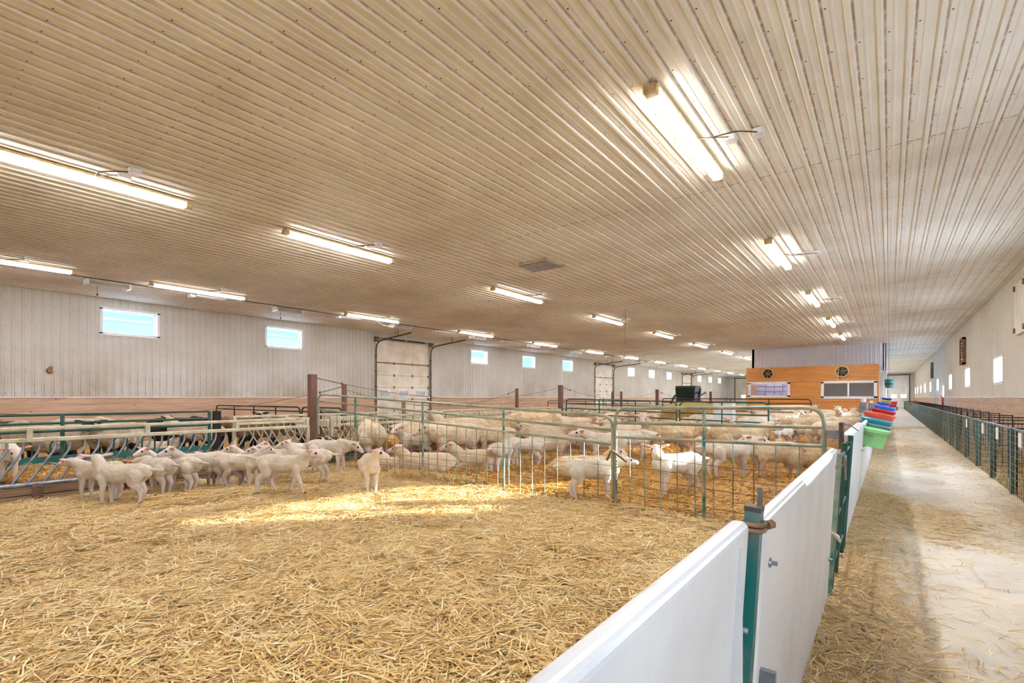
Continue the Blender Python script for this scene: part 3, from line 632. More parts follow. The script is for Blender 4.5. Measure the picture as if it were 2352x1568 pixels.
gate((-9.06, 5.53), (-2.80, 5.80), (1.46, 1.325, 1.165), (1.16, .98, .80), (.185, .463, .727), 'long wire-filled gate tilted up to its hinge on the brown post', leftbar=(.65, .57), upz=(.25, .03, .02))
gate((-2.76, 5.80), (-.48, 5.43), (1.262, 1.075, .895), (1.305, 1.12, .945), (.5,), 'shorter wire-filled gate with rounded corners latched beside the white panels')
ch = empty('gate_chain', (-2.72, 5.76, .2), 'rusty chain hanging on the joint between the two wire gates', 'chain')
m = MB()
for k in range(11):
    z = .62-.04*k; a = (k % 2)*PI/2; pts = [(-2.72+.012*math.cos(t)*math.cos(a), 5.74+.012*math.cos(t)*math.sin(a), z+.026*math.sin(t)) for t in [2*PI*j/8 for j in range(9)]]; m.tube(pts, .0045, 5, False)
m.build('chain_link', 'darkrail', ch)
MB().tube(fillet([(-2.86, 5.76, .60), (-2.78, 5.72, .74), (-2.66, 5.72, .66), (-2.58, 5.74, .60)], .05), .014, 6).build('strap', 'rust', ch)
DG = 'tealdark'
gate((-8.95, 14.9), (-5.1, 14.9), (1.34, 1.18, 1.02, .84), (1.27, 1.1, .93, .74), (.33, .66), 'dark green pipe gate behind the ewes, left one', DG, mesh=False, group='dark green cross gates')
gate((-5.0, 14.9), (-2.6, 14.9), (1.27, 1.1, .93, .74), (1.25, 1.08, .9, .7), (.5,), 'dark green pipe gate behind the ewes, right one by the pale cabinet', DG, mesh=False, group='dark green cross gates')
gate((-8.95, 24.1), (-2.6, 24.1), (1.34, 1.16, 1.0, .8), (1.31, 1.13, .95, .75), (.25, .5, .75), 'thin dark pipe gate far back before the office', 'black', mesh=False, group='dark green cross gates')
gate((-18.6, 7.5), (-13.2, 7.5), (1.12, 1.0, .6, .3), (1.12, 1.0, .6, .3), (.25, .5, .75), 'dark pipe gate across the left pen, one nearer the wall', 'black', mesh=False, group='dark gates in the left pen')
gate((-13.1, 7.5), (-11.2, 7.5), (1.12, 1.0, .6, .3), (1.12, 1.0, .6, .3), (.5,), 'short dark pipe gate across the left pen, against the brown post', 'black', mesh=False, group='dark gates in the left pen')
gate((-18.6, 16.5), (-11.3, 16.5), (1.15, 1.0, .6, .3), (1.15, 1.0, .6, .3), (.25, .5, .75), 'pale pipe gate crossing the left pen in front of the first overhead door', 'cream', mesh=False, group='gates before the overhead doors')
gate((-18.6, 28.5), (-11.3, 28.5), (1.15, 1.0, .6, .3), (1.15, 1.0, .6, .3), (.2, .4, .6, .8), 'dark pipe gate crossing the left pen in front of the second overhead door', 'black', mesh=False, group='gates before the overhead doors')
# ------------------------------------------------------------------ white plastic panels along the alley
def lean_panel(y0, y1, top, label, th=.046, xb=-.334, lean=.065):
    o = empty('plastic_barrier', (xb, y0, 0), label, 'panel', 'white plastic alley panels')
    m = MB(); r = .018; prof = []
    pts = [(xb-th, 0.0), (xb, 0.0)]; tx = xb+lean
    for k in range(5): t = PI/2*k/4; pts.append((tx-r+r*math.cos(t), top-r+r*math.sin(t)))
    for k in range(5): t = PI/2+PI/2*k/4; pts.append((tx-th+r+r*math.cos(t), top-r+r*math.sin(t)))
    n = len(pts); ys = [y0+.0, y0+.012, y1-.012, y1]; vs = []
    c = (sum(p[0] for p in pts)/n, sum(p[1] for p in pts)/n)
    for j, y in enumerate(ys):
        s = .985 if j in (0, 3) else 1
        vs += [(c[0]+(p[0]-c[0])*(s if s == 1 else .8), y, p[1]*(1 if s == 1 else .992)) for p in pts]
    fs = [(j*n+i, j*n+(i+1) % n, (j+1)*n+(i+1) % n, (j+1)*n+i) for j in range(3) for i in range(n)]
    m.add(vs, fs, False); m.add(vs, [tuple(range(n))[::-1], tuple(range(3*n, 4*n))]); m.build('board', 'plastic', o); return o
def bolts(o, pts):
    for (y, z) in pts:
        x = -.334+.065*z/1.07; MB().lathe([(.014, 0), (.014, .006), (.007, .008), (.007, .022), (.001, .023)], (x, y, z), 10, Matrix(((0, 0, 1), (0, 1, 0), (1, 0, 0)))).build('bolt', 'galv', o)
o = lean_panel(-1.6, 1.305, 1.10, 'nearest scuffed white plastic panel at the bottom edge')
MB().bb((-.330, 1.205, .05), (-.264, 1.211, 1.06)).build('seam_strip', 'plastic', o); bolts(o, [(1.24, .86)])
o = lean_panel(1.50, 3.86, 1.066, 'second white plastic panel between the teal post and the green gate'); bolts(o, [(1.6, .92), (3.8, .95), (3.8, .35)])
MB().bb((-.31, 1.56, .10), (-.255, 1.58, .62)).build('brace_plate', 'galv', o)
o = lean_panel(5.40, 8.15, 1.06, 'third white plastic panel with sunlit top past the green gate', th=.085); bolts(o, [(8.0, .7)])
o = lean_panel(8.2, 12.3, 1.04, 'fourth white plastic panel hung with buckets'); bolts(o, [(8.5, .72), (10, .7)])
for k, (a, b_) in enumerate(((12.4, 16.6), (16.7, 21), (21.1, 25.6), (25.7, 30.2), (30.3, 32.4))): lean_panel(a, b_, 1.03, f'{("fifth", "sixth", "seventh", "eighth", "ninth and last")[k]} white plastic panel along the alley toward the office', lean=.03)
po = empty('alley_post', (-.31, 1.35, 0), 'worn teal square post with band clamp between the two nearest white panels', 'post')
R = Matrix.Rotation(math.radians(3.4), 3, 'Y')
MB().box((-.301, 1.352, .56), (.037, .037, 1.12), R).build('tube', M_('teal_square_tube', (.10, .45, .45), (.40, .50, .50), 8, .35, .5, lo=.4, hi=.68), po)
MB().box((-.268, 1.352, 1.123), (.039, .039, .012), R).build('post_cap', 'darkrail', po)
m = MB(); pts = [(-.271+.025*sx, 1.352+.025*sy, 1.079) for sx, sy in ((-1, -1), (1, -1), (1, 1), (-1, 1), (-1, -1))]
for z in (-.007, .007): m.tube([Vector(p)+Vector((0, 0, z)) for p in fillet(pts, .014, 3)], .0065, 6)
m.tube([(-.245, 1.377, 1.079), (-.236, 1.398, 1.079)], .012, 6); m.build('band_clamp', 'rust', po)
m = MB(); m.tube([(-.262, 1.380, 1.06), (-.260, 1.380, 1.173)], .006, 8)
for k in range(10): m.lathe([(.006, -.003), (.0067, 0), (.006, .003)], (-.261, 1.380, 1.085+.009*k), 8)
m.build('rebar_pin', 'galv', po)
tg = empty('tube_gate', (-.3, 4.05, 0), 'narrow dark green tube gate folded between white panels', 'gate')
for k, (y, h_) in enumerate(((4.02, 1.02), (4.14, .96), (4.55, 1.05), (5.1, 1.02), (5.32, 1.06))):
    MB().tube([(-.335, y, .02), (-.335+.062*h_, y, h_)], .022, 8).build('upright', 'tealdark' if k else 'teal', tg)
for z in (.22, .55, .98): MB().tube([(-.335+.062*z, 4.02, z), (-.335+.062*z, 5.32, z)], .012, 6).build('rail', 'tealdark', tg)
MB().tube(fillet([(-.27, 4.14, .9), (-.24, 4.12, .98), (-.25, 4.3, .98), (-.25, 4.32, .8)], .03), .008, 6).build('latch_hook', 'galv', tg)
MB().tube([(-.30, 3.92, .50), (-.28, 4.0, .46), (-.27, 4.07, .41)], [.006, .014, .008], 6).build('peg', 'card', tg)
lt = empty('gate_latch', (-.42, 5.42, .95), 'grey steel latch bracket joining wire gate to white panel', 'latch')
MB().bb((-.47, 5.39, 1.02), (-.36, 5.43, 1.10)).build('plate', 'galv', lt); MB().tube([(-.345, 5.41, .93), (-.345, 5.41, 1.17)], .022, 8).build('sleeve', 'darkrail', lt); MB().tube(fillet([(-.345, 5.41, 1.15), (-.28, 5.44, 1.15), (-.22, 5.48, 1.1)], .03), .009, 6).build('hook', 'galv', lt)
# taller posts with pale boxes on the panel line
for y, h_, lab in ((11.9, 1.32, 'white capped post with grey box above the buckets'), (17.5, 1.25, 'small pale post with clamps farther along the white panels')):
    o = empty('panel_post', (-.36, y, 0), lab, 'post'); MB().tube([(-.40, y, 0), (-.40, y, h_)], .03, 8).build('tube', 'white', o); MB().rbox((-.47, y-.05, h_-.22), (-.33, y+.06, h_-.02), .02, 2, 3).build('box', 'galv', o); MB().tube([(-.40, y, h_), (-.40, y, h_+.05)], .045, 8).build('cap', 'card', o)
# ------------------------------------------------------------------ buckets
def bucket(px, py, d, r, h, tilt, c1, c2, label, group='buckets hung on the alley panels', hgt=None):
    rim = atd(px, py, d); o = empty('hanging_bucket', rim, label, 'bucket', group)
    R = Matrix.Rotation(-YAW*0, 3, 'Z') @ Matrix.Rotation(math.radians(tilt), 3, Vector((SN, -CS, 0)).cross(Vector((0, 0, 1))).cross(Vector((0, 0, 1))).normalized()) if False else Matrix.Rotation(math.radians(tilt), 3, 'Y')
    m = M_('bucket_plastic_'+str(len(bpy.data.materials)), c1, c2, 4, .35)
    MB().lathe([(.001, -h), (r*.80, -h), (r*.82, -h+.01), (r*.93, -.05), (r*.935, -.05)], rim, 28, R).build('tub', m, o)
    MB().lathe([(r*.935, -.055), (r*1.0, -.05), (r*1.0, -.02), (r*1.05, -.015), (r*1.05, 0), (r*.97, .002), (r*.90, -.06), (r*.78, -h+.02), (.001, -h+.02)], rim, 28, R).build('rim', m, o)
    pts = [rim + R @ Vector((r*1.02*math.cos(t), r*1.02*math.sin(t), -.02-.5*r*abs(math.sin(t/1)))) for t in [PI*.5+PI*j/10 for j in range(11)]]
    MB().tube(pts, .004, 5).build('bail_handle', 'galv', o)
    e = rim + R @ Vector((-r*1.03, 0, -.01)); MB().tube(fillet([e, e+Vector((-.03, 0, .04)), (-.345+.06, rim.y, rim.z+.02), (-.36, rim.y, .9)], .02, 3), .007, 5).build('hook', 'galv', o); return o
bucket(2011, 984, 6.75, .165, .25, 12, (.60, .90, .58), (.68, .93, .66), 'pale green bucket hung lowest and nearest on the alley panels')
bucket(2013, 975, 7.5, .18, .22, 13, (.28, .55, .55), (.4, .6, .58), 'grey-teal bucket just behind the pale green bucket')
bucket(2015, 963, 7.9, .205, .22, 12, (.15, .62, .72), (.22, .68, .76), 'bright turquoise tub behind the pale green bucket')
bucket(2021, 949, 8.8, .235, .22, 12, (.95, .42, .32), (.9, .36, .28), 'orange-red tub above the turquoise tub')
bucket(2030, 941, 9.6, .19, .2, 12, (.72, .12, .18), (.66, .1, .14), 'dark red tub behind the orange-red tub')
bucket(2033, 933, 10.4, .19, .2, 12, (.16, .36, .82), (.2, .42, .85), 'royal blue tub above the dark red tub')
bucket(2027, 931, 16.5, .17, .2, 8, (.85, .25, .62), (.8, .2, .55), 'small pink bucket farther along the panels')
bucket(2030, 924, 18.0, .20, .22, 8, (.24, .5, .86), (.2, .45, .8), 'small mid-blue bucket above the pink one')
bucket(2036, 919, 20.0, .17, .2, 8, (.93, .82, .40), (.9, .75, .35), 'small yellow bucket between two blue ones')
bucket(2037, 914, 21.0, .17, .2, 8, (.05, .25, .72), (.08, .3, .78), 'small dark blue bucket topmost in the hung row')
o = empty('hanging_pail', atd(2042, 871, 27), 'blue-green pail with dark band hanging high at the office corner', 'pail'); q = o.location.copy()
MB().lathe([(.001, -.46), (.17, -.46), (.18, -.2), (.19, 0), (.001, 0)], q, 20).build('tub', M_('pail_plastic', (.18, .56, .62), (.25, .62, .66), 5), o); MB().lathe([(.184, -.30), (.192, -.29), (.192, -.2), (.186, -.19)], q, 20).build('band', 'darkrail', o)
MB().tube([q, q+Vector((0, 0, HC-q.z))], .008, 5).build('hanger', 'darkrail', o)
# ------------------------------------------------------------------ small wire pens on the right
XF = 1.41
def make_jug(Lp=1.8):
    o = empty('wire_hurdle', (XF, 0, 0), 'x', 'pen panel'); H = .95
    for y in (.03, Lp-.03): MB().bb((XF-.024, y-.03, .02), (XF+.012, y+.03, H)).build('upright', 'tealdark', o)
    MB().bb((XF-.012, 0, H-.02), (XF+.012, Lp, H+.012)).build('top_rail', 'galv', o)
    m = MB()
    for k in range(1, 9): z = .06+.1*k; m.tube([(XF-.022, 0, z), (XF-.022, Lp, z)], .0035, 4)
    for k in range(1, 15): y = Lp*k/15; m.tube([(XF-.018, y, .03), (XF-.018, y, H)], .003, 4)
    m.build('wire_mesh', M_('pale_pen_wire', (.52, .56, .50), (.28, .33, .29), 6, .45, .4), o); return o
def make_div():
    o = empty('pen_hurdle', (XF, 0, 0), 'x', 'pen divider'); H = .95; W = XR-.07
    MB().tube([(XF+.05, 0, .02), (XF+.05, 0, H), (W, 0, H), (W, 0, .02)], .017, 6).build('frame', 'black', o)
    m = MB()
    for z in (.12, .22, .33, .45, .58, .72): m.tube([(XF+.05, 0, z), (W, 0, z)], .004, 4)
    for k in range(1, 6): x = XF+.05+(W-XF-.05)*k/6; m.tube([(x, 0, .03), (x, 0, H)], .004, 4)
    m.build('wire_mesh', 'black', o); return o
J, D = make_jug(), make_div()
for k in range(38):
    y = 6.4+1.8*k
    near = k-1
    if 0 <= near < 10: lj, gj = f'{ORD[near]} green wire panel fronting the small pens on the right of the alley', 'wire panels of the small right pens'; ld = f'{ORD[near]} dark wire divider between the small right pens'; gd = 'dividers of the small right pens'
    elif k == 0: lj, gj, ld, gd = 'green wire pen panel at the right picture edge', 'wire panels of the small right pens', 'dark wire pen divider at the right picture edge', 'dividers of the small right pens'
    else: lj, gj, ld, gd = 'small distant green wire panel far along the alley', 'distant alley pen panels', 'small distant dark divider far along the right wall', 'distant pen dividers'
    if k == 0: J.location.y = y; J['label'] = lj; J['group'] = gj; D.location.y = y+.06; D['label'] = ld; D['group'] = gd
    else: copy_tree(J, (XF, y, 0), lj, gj); copy_tree(D, (XF, y+.06, 0), ld, gd)
for k, (px, py) in enumerate(((2296, 990), (2224, 968), (2350, 1005), (2262, 979))):
    t = (px-CX)/F; d = XF/(CS*t-SN); p = atd(px, py, d)
    tag(MB().rbox((XF-.034, p.y-.10, p.z-.13), (XF-.026, p.y+.10, p.z+.06), .004, 0, 2).build('hanging_record_card', 'card'), ('white record card on the right pens, second from the picture edge', 'white record card farthest along the right pens', 'white record card at the right picture edge', 'white record card third from the picture edge')[k], 'card', 'record cards on the pens')
tag(MB().rbox((1.45, 52, .7), (1.95, 54, .98), .02, 1, 2).build('red_sheet', M_('red_cloth', (.85, .28, .26), (.78, .22, .2), 5, .7)), 'pinkish red cloth hung over the distant pens', 'cloth')
tag(MB().bb((XR-.12, 37.3, 0), (XR-.08, 38.0, 1.5)).build('orange_board', M_('orange_board', (.85, .5, .3), (.78, .44, .26), 6, .7)), 'orange board leaning under the odd low opening of the right wall', 'board')
# red cart at the far end of the alley
c = empty('red_cart', (.30, 66, 0), 'red feed cart parked at the far end of the alley', 'cart')
MB().add([(-.1, 65.6, .95), (.7, 65.6, .95), (.7, 66.5, .95), (-.1, 66.5, .95), (.0, 65.75, .42), (.6, 65.75, .42), (.6, 66.4, .42), (.0, 66.4, .42)], [(4, 5, 6, 7), (0, 1, 5, 4), (1, 2, 6, 5), (2, 3, 7, 6), (3, 0, 4, 7)]).build('bin', M_('red_paint', (.78, .13, .18), (.7, .1, .14), 4, .45), c)
MB().bb((.02, 65.7, .36), (.58, 66.4, .42)).build('chassis', 'black', c)
for x in (-.06, .66):
    for y in (65.75, 66.3): MB().lathe([(.05, -.04), (.16, -.05), (.19, -.03), (.19, .03), (.16, .05), (.05, .04)], (x, y, .19), 16, Matrix(((0, 0, 1), (0, 1, 0), (1, 0, 0)))).build('wheel', 'black', c)
# hay feeder, cabinet, tractor
hb = empty('round_bale', (-5.7, 18.2, 0), 'low round hay bale in the pen behind the dark green gates', 'bale')
m = MB(); vs = []; nn = 40
for j in range(9):
    t = j/8
    for k in range(nn):
        a = 2*PI*k/nn; rr = 1.05*(1-.10*t*t) if j < 6 else 1.05*(.94-.30*(j-5)); z = [0, .25, .5, .75, .95, 1.08, 1.17, 1.23, 1.25][j]; rr *= 1+.05*noise.noise(Vector((3*math.cos(a), 3*math.sin(a), z*3))); vs.append((-5.7+max(rr, .02)*math.cos(a), 18.2+max(rr, .02)*math.sin(a), z))
m.add(vs, [(j*nn+k, j*nn+(k+1) % nn, (j+1)*nn+(k+1) % nn, (j+1)*nn+k) for j in range(8) for k in range(nn)], True); m.build('hay', 'hay', hb)
cb = empty('feed_cabinet', (-4.0, 16.0, 0), 'pale grey cabinet standing beside the hay bale', 'cabinet'); MB().rbox((-4.32, 15.9, .05), (-3.75, 16.3, 1.22), .02, 2, 3).build('body', M_('pale_grey_steel', (.82, .84, .84), (.76, .78, .78), 3, .4), cb); MB().bb((-4.30, 15.885, .1), (-3.78, 15.9, 1.15)).build('door', M_('pale_grey_door', (.86, .88, .88), (.8, .82, .82), 3, .4), cb)
for x in (-4.28, -3.8): MB().bb((x-.03, 15.95, 0), (x+.03, 16.25, .06)).build('foot', 'darkrail', cb)
T = (-10.0, 30.9); tx, ty = T
tr = empty('loader_tractor', (tx, ty, .2), 'dark green loader tractor parked on the feed lane in the distance', 'tractor')
dk = M_('tractor_dark', (.07, .10, .10), (.12, .15, .14), 4, .3); gl = M_('tractor_glass', (.05, .12, .12), None, rough=.06)
MB().rbox((tx-.55, ty-.2, .55), (tx+.55, ty+1.6, 1.25), .08, 1, 4).build('body', dk, tr)
MB().rbox((tx-.6, ty-.15, 1.95), (tx+.6, ty+1.1, 2.1), .05, 2, 4).build('roof', dk, tr)
m = MB(); 
for x in (-.58, .58):
    for y in (-.12, 1.05): m.tube([(tx+x*.92, ty+y, 1.2), (tx+x, ty+y, 2.0)], .035, 6)
m.build('cab_post', dk, tr)
MB().add([(tx-.52, ty-.12, 1.2), (tx+.52, ty-.12, 1.2), (tx+.56, ty-.14, 1.97), (tx-.56, ty-.14, 1.97), (tx-.52, ty+1.05, 1.2), (tx+.52, ty+1.05, 1.2), (tx+.56, ty+1.05, 1.97), (tx-.56, ty+1.05, 1.97)], [(0, 1, 2, 3), (1, 5, 6, 2), (5, 4, 7, 6), (4, 0, 3, 7)]).build('cab_glass', gl, tr)
for x in (-.68, .68):
    for y in (.05, 1.3): MB().lathe([(.15, -.12), (.36, -.13), (.42, -.08), (.42, .08), (.36, .13), (.15, .12)], (tx+x, ty+y, .62), 18, Matrix(((0, 0, 1), (0, 1, 0), (1, 0, 0)))).build('wheel', 'black', tr)
for x in (-.78, .78): MB().tube(fillet([(tx+x, ty+1.4, 1.7), (tx+x, ty+.2, 1.5), (tx+x, ty-1.1, .5)], .3), .06, 6).build('loader_arm', 'black', tr)
MB().add([(tx-.85, ty-1.5, .22), (tx+.85, ty-1.5, .22), (tx+.85, ty-1.05, .22), (tx-.85, ty-1.05, .22), (tx-.85, ty-1.05, .75), (tx+.85, ty-1.05, .75)], [(0, 1, 2, 3), (3, 2, 5, 4), (0, 3, 4), (1, 5, 2)]).build('bucket', 'black', tr)
# ------------------------------------------------------------------ sheep
SK = {}
def skin(nm, wool, face, ear, leg=None, eye='eye'):
    SK[nm] = [wool, face, ear, MT['hoof'], MT['eye'], leg or face]
hair_w = M_('white_face_hair', (.84, .80, .77), (.78, .72, .68), 18, .8); hair_p = M_('pinkish_face_hair', (.80, .74, .69), (.73, .64, .59), 18, .8)
hair_b = M_('black_face_hair', (.06, .055, .06), (.12, .11, .11), 18, .7); hair_g = M_('grey_brown_face_hair', (.50, .43, .41), (.62, .54, .51), 14, .8)
earp = M_('pink_ear', (.84, .70, .64), (.78, .61, .55), 14, .7); earo = M_('orange_pink_ear', (.87, .69, .61), (.84, .61, .52), 14, .7)
skin('ewe', wool_mat('cream_fleece', (.85, .78, .68), (.76, .67, .54)), hair_p, earp)
skin('ewe2', wool_mat('tan_fleece', (.81, .72, .58), (.69, .58, .43)), hair_p, earp)
skin('white', wool_mat('bright_white_fleece', (.88, .86, .81), (.80, .76, .69)), hair_w, earo)
skin('lamb', wool_mat('lamb_fleece', (.84, .80, .74), (.76, .70, .62), 14), hair_w, earp)
skin('tan', wool_mat('tan_lamb_fleece', (.80, .63, .40), (.66, .48, .26), 14), hair_p, earp)
skin('grey', wool_mat('grey_lamb_fleece', (.86, .82, .76), (.72, .66, .60), 14), hair_g, M_('brown_ear', (.40, .33, .32), (.5, .42, .4), 9, .8))
skin('black', wool_mat('pale_ewe_fleece', (.84, .79, .70), (.70, .62, .52)), hair_b, hair_b, hair_b)
skin('dark', wool_mat('dark_fleece', (.22, .17, .14), (.12, .09, .08)), hair_b, hair_b, hair_b)
skin('brown', wool_mat('brown_fleece', (.55, .43, .30), (.40, .30, .2)), hair_b, hair_b, hair_b)
def rotz(v, a): return Vector((v.x*math.cos(a)-v.y*math.sin(a), v.x*math.sin(a)+v.y*math.cos(a), v.z))
def animal(kind, neck=(35, 0), head=(-25, 0), legs=(0, 0, 0, 0), lie=False, fat=1.0, tail=None, seed=0):
    """balls along a skeleton, merged into one continuous skin. neck/head: (pitch, yaw) degrees"""
    S = []   # centre, radii, class
    def chain(pts, cls, dens=.35):
        for (p, r), (q, s) in zip(pts, pts[1:]):
            p, q = Vector(p), Vector(q); L = (q-p).length; r3 = np.array(r if isinstance(r, (tuple, list)) else (r,)*3); s3 = np.array(s if isinstance(s, (tuple, list)) else (s,)*3)
            n = max(2, int(L/(dens*min(r3.min(), s3.min())))+1)
            for k in range(n+1): t = k/n; S.append((p.lerp(q, t), r3*(1-t)+s3*t, cls))
    E = kind == 'ewe'
    if E:
        sp = [((-.47, .60), .14, .13), ((-.36, .575), .205, .205*fat), ((-.05, .545), .235, .245*fat), ((.24, .565), .205, .195*fat), ((.41, .575), .15, .135)]
        fr = [(.28, .44, .095), (.26, .35, .062), (.285, .23, .042), (.275, .08, .029), (.29, .028, .034)]; fy = .125
        hi = [(-.36, .48, .15), (-.29, .37, .095), (-.43, .245, .046), (-.405, .08, .030), (-.385, .028, .035)]; hy = .13
        nb, nl, nr = Vector((.38, 0, .66)), .25, (.145, .095); hl, hr = .235, (.082, .046); dz = .34; ear = (.145, .052, .017)
    else:
        sp = [((-.27, .40), .085, .075), ((-.205, .395), .108, .10*fat), ((-.02, .372), .115, .112*fat), ((.16, .382), .112, .098*fat), ((.235, .378), .085, .07)]
        fr = [(.17, .34, .055), (.155, .255, .036), (.172, .155, .0265), (.165, .06, .0195), (.178, .022, .0225)]; fy = .062
        hi = [(-.205, .36, .082), (-.165, .275, .055), (-.25, .175, .029), (-.228, .06, .0195), (-.215, .022, .0225)]; hy = .065
        nb, nl, nr = Vector((.215, 0, .435)), .165, (.078, .055); hl, hr = .155, (.055, .030); dz = .215; ear = (.105, .036, .012)
    off = Vector((0, 0, -dz if lie else 0))
    chain([(Vector((x, 0, z))+off, (rz*.95, ry, rz)) for (x, z), rz, ry in sp], 0, .3)
    if not lie:
        for i, sgn in enumerate((1, -1)):
            for j, (ch, yy) in enumerate(((fr, fy), (hi, hy))):
                a = math.radians(legs[i*2+j]); hx, hz = ch[0][0], ch[0][1]; pts = []
                for k, (x, z, r) in enumerate(ch):
                    dx, dzz = x-hx, z-hz; X = hx + dx*math.cos(a) - dzz*math.sin(a); Z = hz + dx*math.sin(a) + dzz*math.cos(a); pts.append(((X, sgn*yy*(1-.08*k), Z), r))
                dlt = ch[-1][1]-pts[-1][0][2]; pts = [((p[0], p[1], p[2]+dlt*k/4), r) for k, (p, r) in enumerate(pts)]
                chain(pts[:2], 0); chain(pts[1:5], 5); S.append((Vector(pts[-1][0])+Vector((.008, 0, -.004)), np.array((pts[-1][1]*1.15, pts[-1][1], pts[-1][1]*.75)), 3))
    else:
        k = 1 if E else .58
        for sgn in (1, -1):
            chain([((.25*k, sgn*.13*k, .17*k), .085*k), ((.43*k, sgn*.12*k, .07*k), .045*k), ((.24*k, sgn*.15*k, .045*k), .036*k)], 5)
            chain([((-.32*k, sgn*.16*k, .19*k), .15*k), ((-.12*k, sgn*.23*k, .09*k), .07*k), ((-.30*k, sgn*.24*k, .045*k), .04*k)], 0)
    np_, ny = map(math.radians, neck); nd = Vector((math.cos(np_)*math.cos(ny), math.cos(np_)*math.sin(ny), math.sin(np_)))
    nb = nb+off; ne = nb + nd*nl; chain([(nb-nd*.08*(1 if E else .6), nr[0]), (ne, nr[1])], 0, .3)
    hp, hy_ = map(math.radians, head); hd = Vector((math.cos(hp)*math.cos(hy_), math.cos(hp)*math.sin(hy_), math.sin(hp)))
    sd = Vector((-math.sin(hy_), math.cos(hy_), 0)); hu = hd.cross(sd)
    if hu.z < 0: hu = -hu
    sk = ne + hd*hr[0]*.25; mz = sk + hd*hl*.8
    chain([(sk, hr[0]), (sk+hd*hl*.35, hr[0]*.80), (mz, hr[1])], 1, .3)
    S.append((sk+hd*hl*.2-hu*hr[0]*.3, np.array((hr[0]*.8,)*3), 1))
    S.append((mz+hd*hr[1]*.62-hu*.002, np.array((hr[1]*.55,)*3), 2 if kind != 'x' else 1))
    for sg in (1, -1):
        e0 = sk + sd*sg*hr[0]*.8 + hu*hr[0]*.45 - hd*hr[0]*.3; tip = e0 + (sd*sg*.95 - hd*.15 + hu*.12).normalized()*ear[0]
        for q in range(10):
            t = q/9; w = ear[1]*(.55+.6*math.sin(PI*min(1, t*1.0)*.85)) * (1 if t < .75 else 1-1.6*(t-.75)); c = e0.lerp(tip, t)
            for u in (-.5, 0, .5): S.append((c + (hu*.65+hd*.75).normalized()*u*w*.9, np.array((ear[2]*1.05,)*3), 2))
        S.append((sk + hd*hl*.30 + sd*sg*hr[0]*.80 + hu*hr[0]*.34, np.array((hr[0]*.2,)*3), 4))
    if tail is None: tail = 60 if E else 10
    tb = Vector((-.47-.12, 0, .66)) if E else Vector((-.335, 0, .43)); tb += off
    tl = .08 if E else .13; ta = math.radians(tail); chain([(tb+Vector((.05, 0, 0)), .045 if E else .024), (tb + Vector((-math.cos(ta), 0, -math.sin(ta)))*tl, .035 if E else .018)], 0)
    # union
    V = []; Fs = []; o = 0
    for c, r, cl in S: V.append(ICO[0]*r + np.array(c)); Fs.append(ICO[1]+o); o += len(ICO[0])
    V = np.concatenate(V); Fs = np.concatenate(Fs); me = bpy.data.meshes.new('tmp'); me.from_pydata(V.tolist(), [], Fs.tolist())
    ob = bpy.data.objects.new('tmp', me); COL.objects.link(ob)
    m = ob.modifiers.new('r', 'REMESH'); m.mode = 'VOXEL'; m.voxel_size = .0145 if E else .0095; m.use_smooth_shade = True
    m = ob.modifiers.new('s', 'SMOOTH'); m.factor = .5; m.iterations = 4
    dg = bpy.context.evaluated_depsgraph_get(); res = bpy.data.meshes.new_from_object(ob.evaluated_get(dg)); bpy.data.objects.remove(ob); bpy.data.meshes.remove(me)
    # classes by nearest ball
    C = np.array([list(s[0]) for s in S]); Rr = np.array([s[1].mean() for s in S]); K = np.array([s[2] for s in S]); bias = np.array([0, .004, .004, .004, .008, .002])[K]
    n = len(res.polygons); pc = np.empty(n*3); res.polygons.foreach_get('center', pc); pc = pc.reshape(-1, 3); idx = np.empty(n, np.int32)
    for a in range(0, n, 2000): dd = np.linalg.norm(pc[a:a+2000, None]-C[None], axis=2)-Rr[None]-bias[None]; idx[a:a+2000] = K[dd.argmin(1)]
    # woolly lumps
    nv = len(res.vertices); co = np.empty(nv*3); res.vertices.foreach_get('co', co); co = co.reshape(-1, 3); nr_ = np.empty(nv*3); res.vertices.foreach_get('normal', nr_); nr_ = nr_.reshape(-1, 3)
    wv = np.zeros(nv); lv = np.empty(len(res.loops), np.int32); res.loops.foreach_get('vertex_index', lv); lt_ = np.empty(n, np.int32); res.polygons.foreach_get('loop_total', lt_); wv[lv[np.repeat(idx == 0, lt_)]] = 1
    amp = (.011 if E else .005); fz = 13 if E else 22
    dsp = np.array([noise.noise(Vector(p)*fz + Vector((seed*7, 0, 0))) + .5*noise.noise(Vector(p)*fz*2.3) if w else 0 for p, w in zip(co, wv)])
    co += nr_*(dsp*amp)[:, None]; res.vertices.foreach_set('co', co.ravel())
    for sm in SK['ewe']: res.materials.append(sm)
    res.polygons.foreach_set('material_index', idx); res.polygons.foreach_set('use_smooth', np.ones(n, bool)); res.update(); return res
MESH = {}
def sheep_mesh(key, sk):
    if (key, sk) not in MESH:
        if (key, None) not in MESH: MESH[(key, None)] = animal(key[0], **POSES[key])
        me = MESH[(key, None)].copy()
        for i, m in enumerate(SK[sk]): me.materials[i] = m
        MESH[(key, sk)] = me
    return MESH[(key, sk)]
POSES = {}
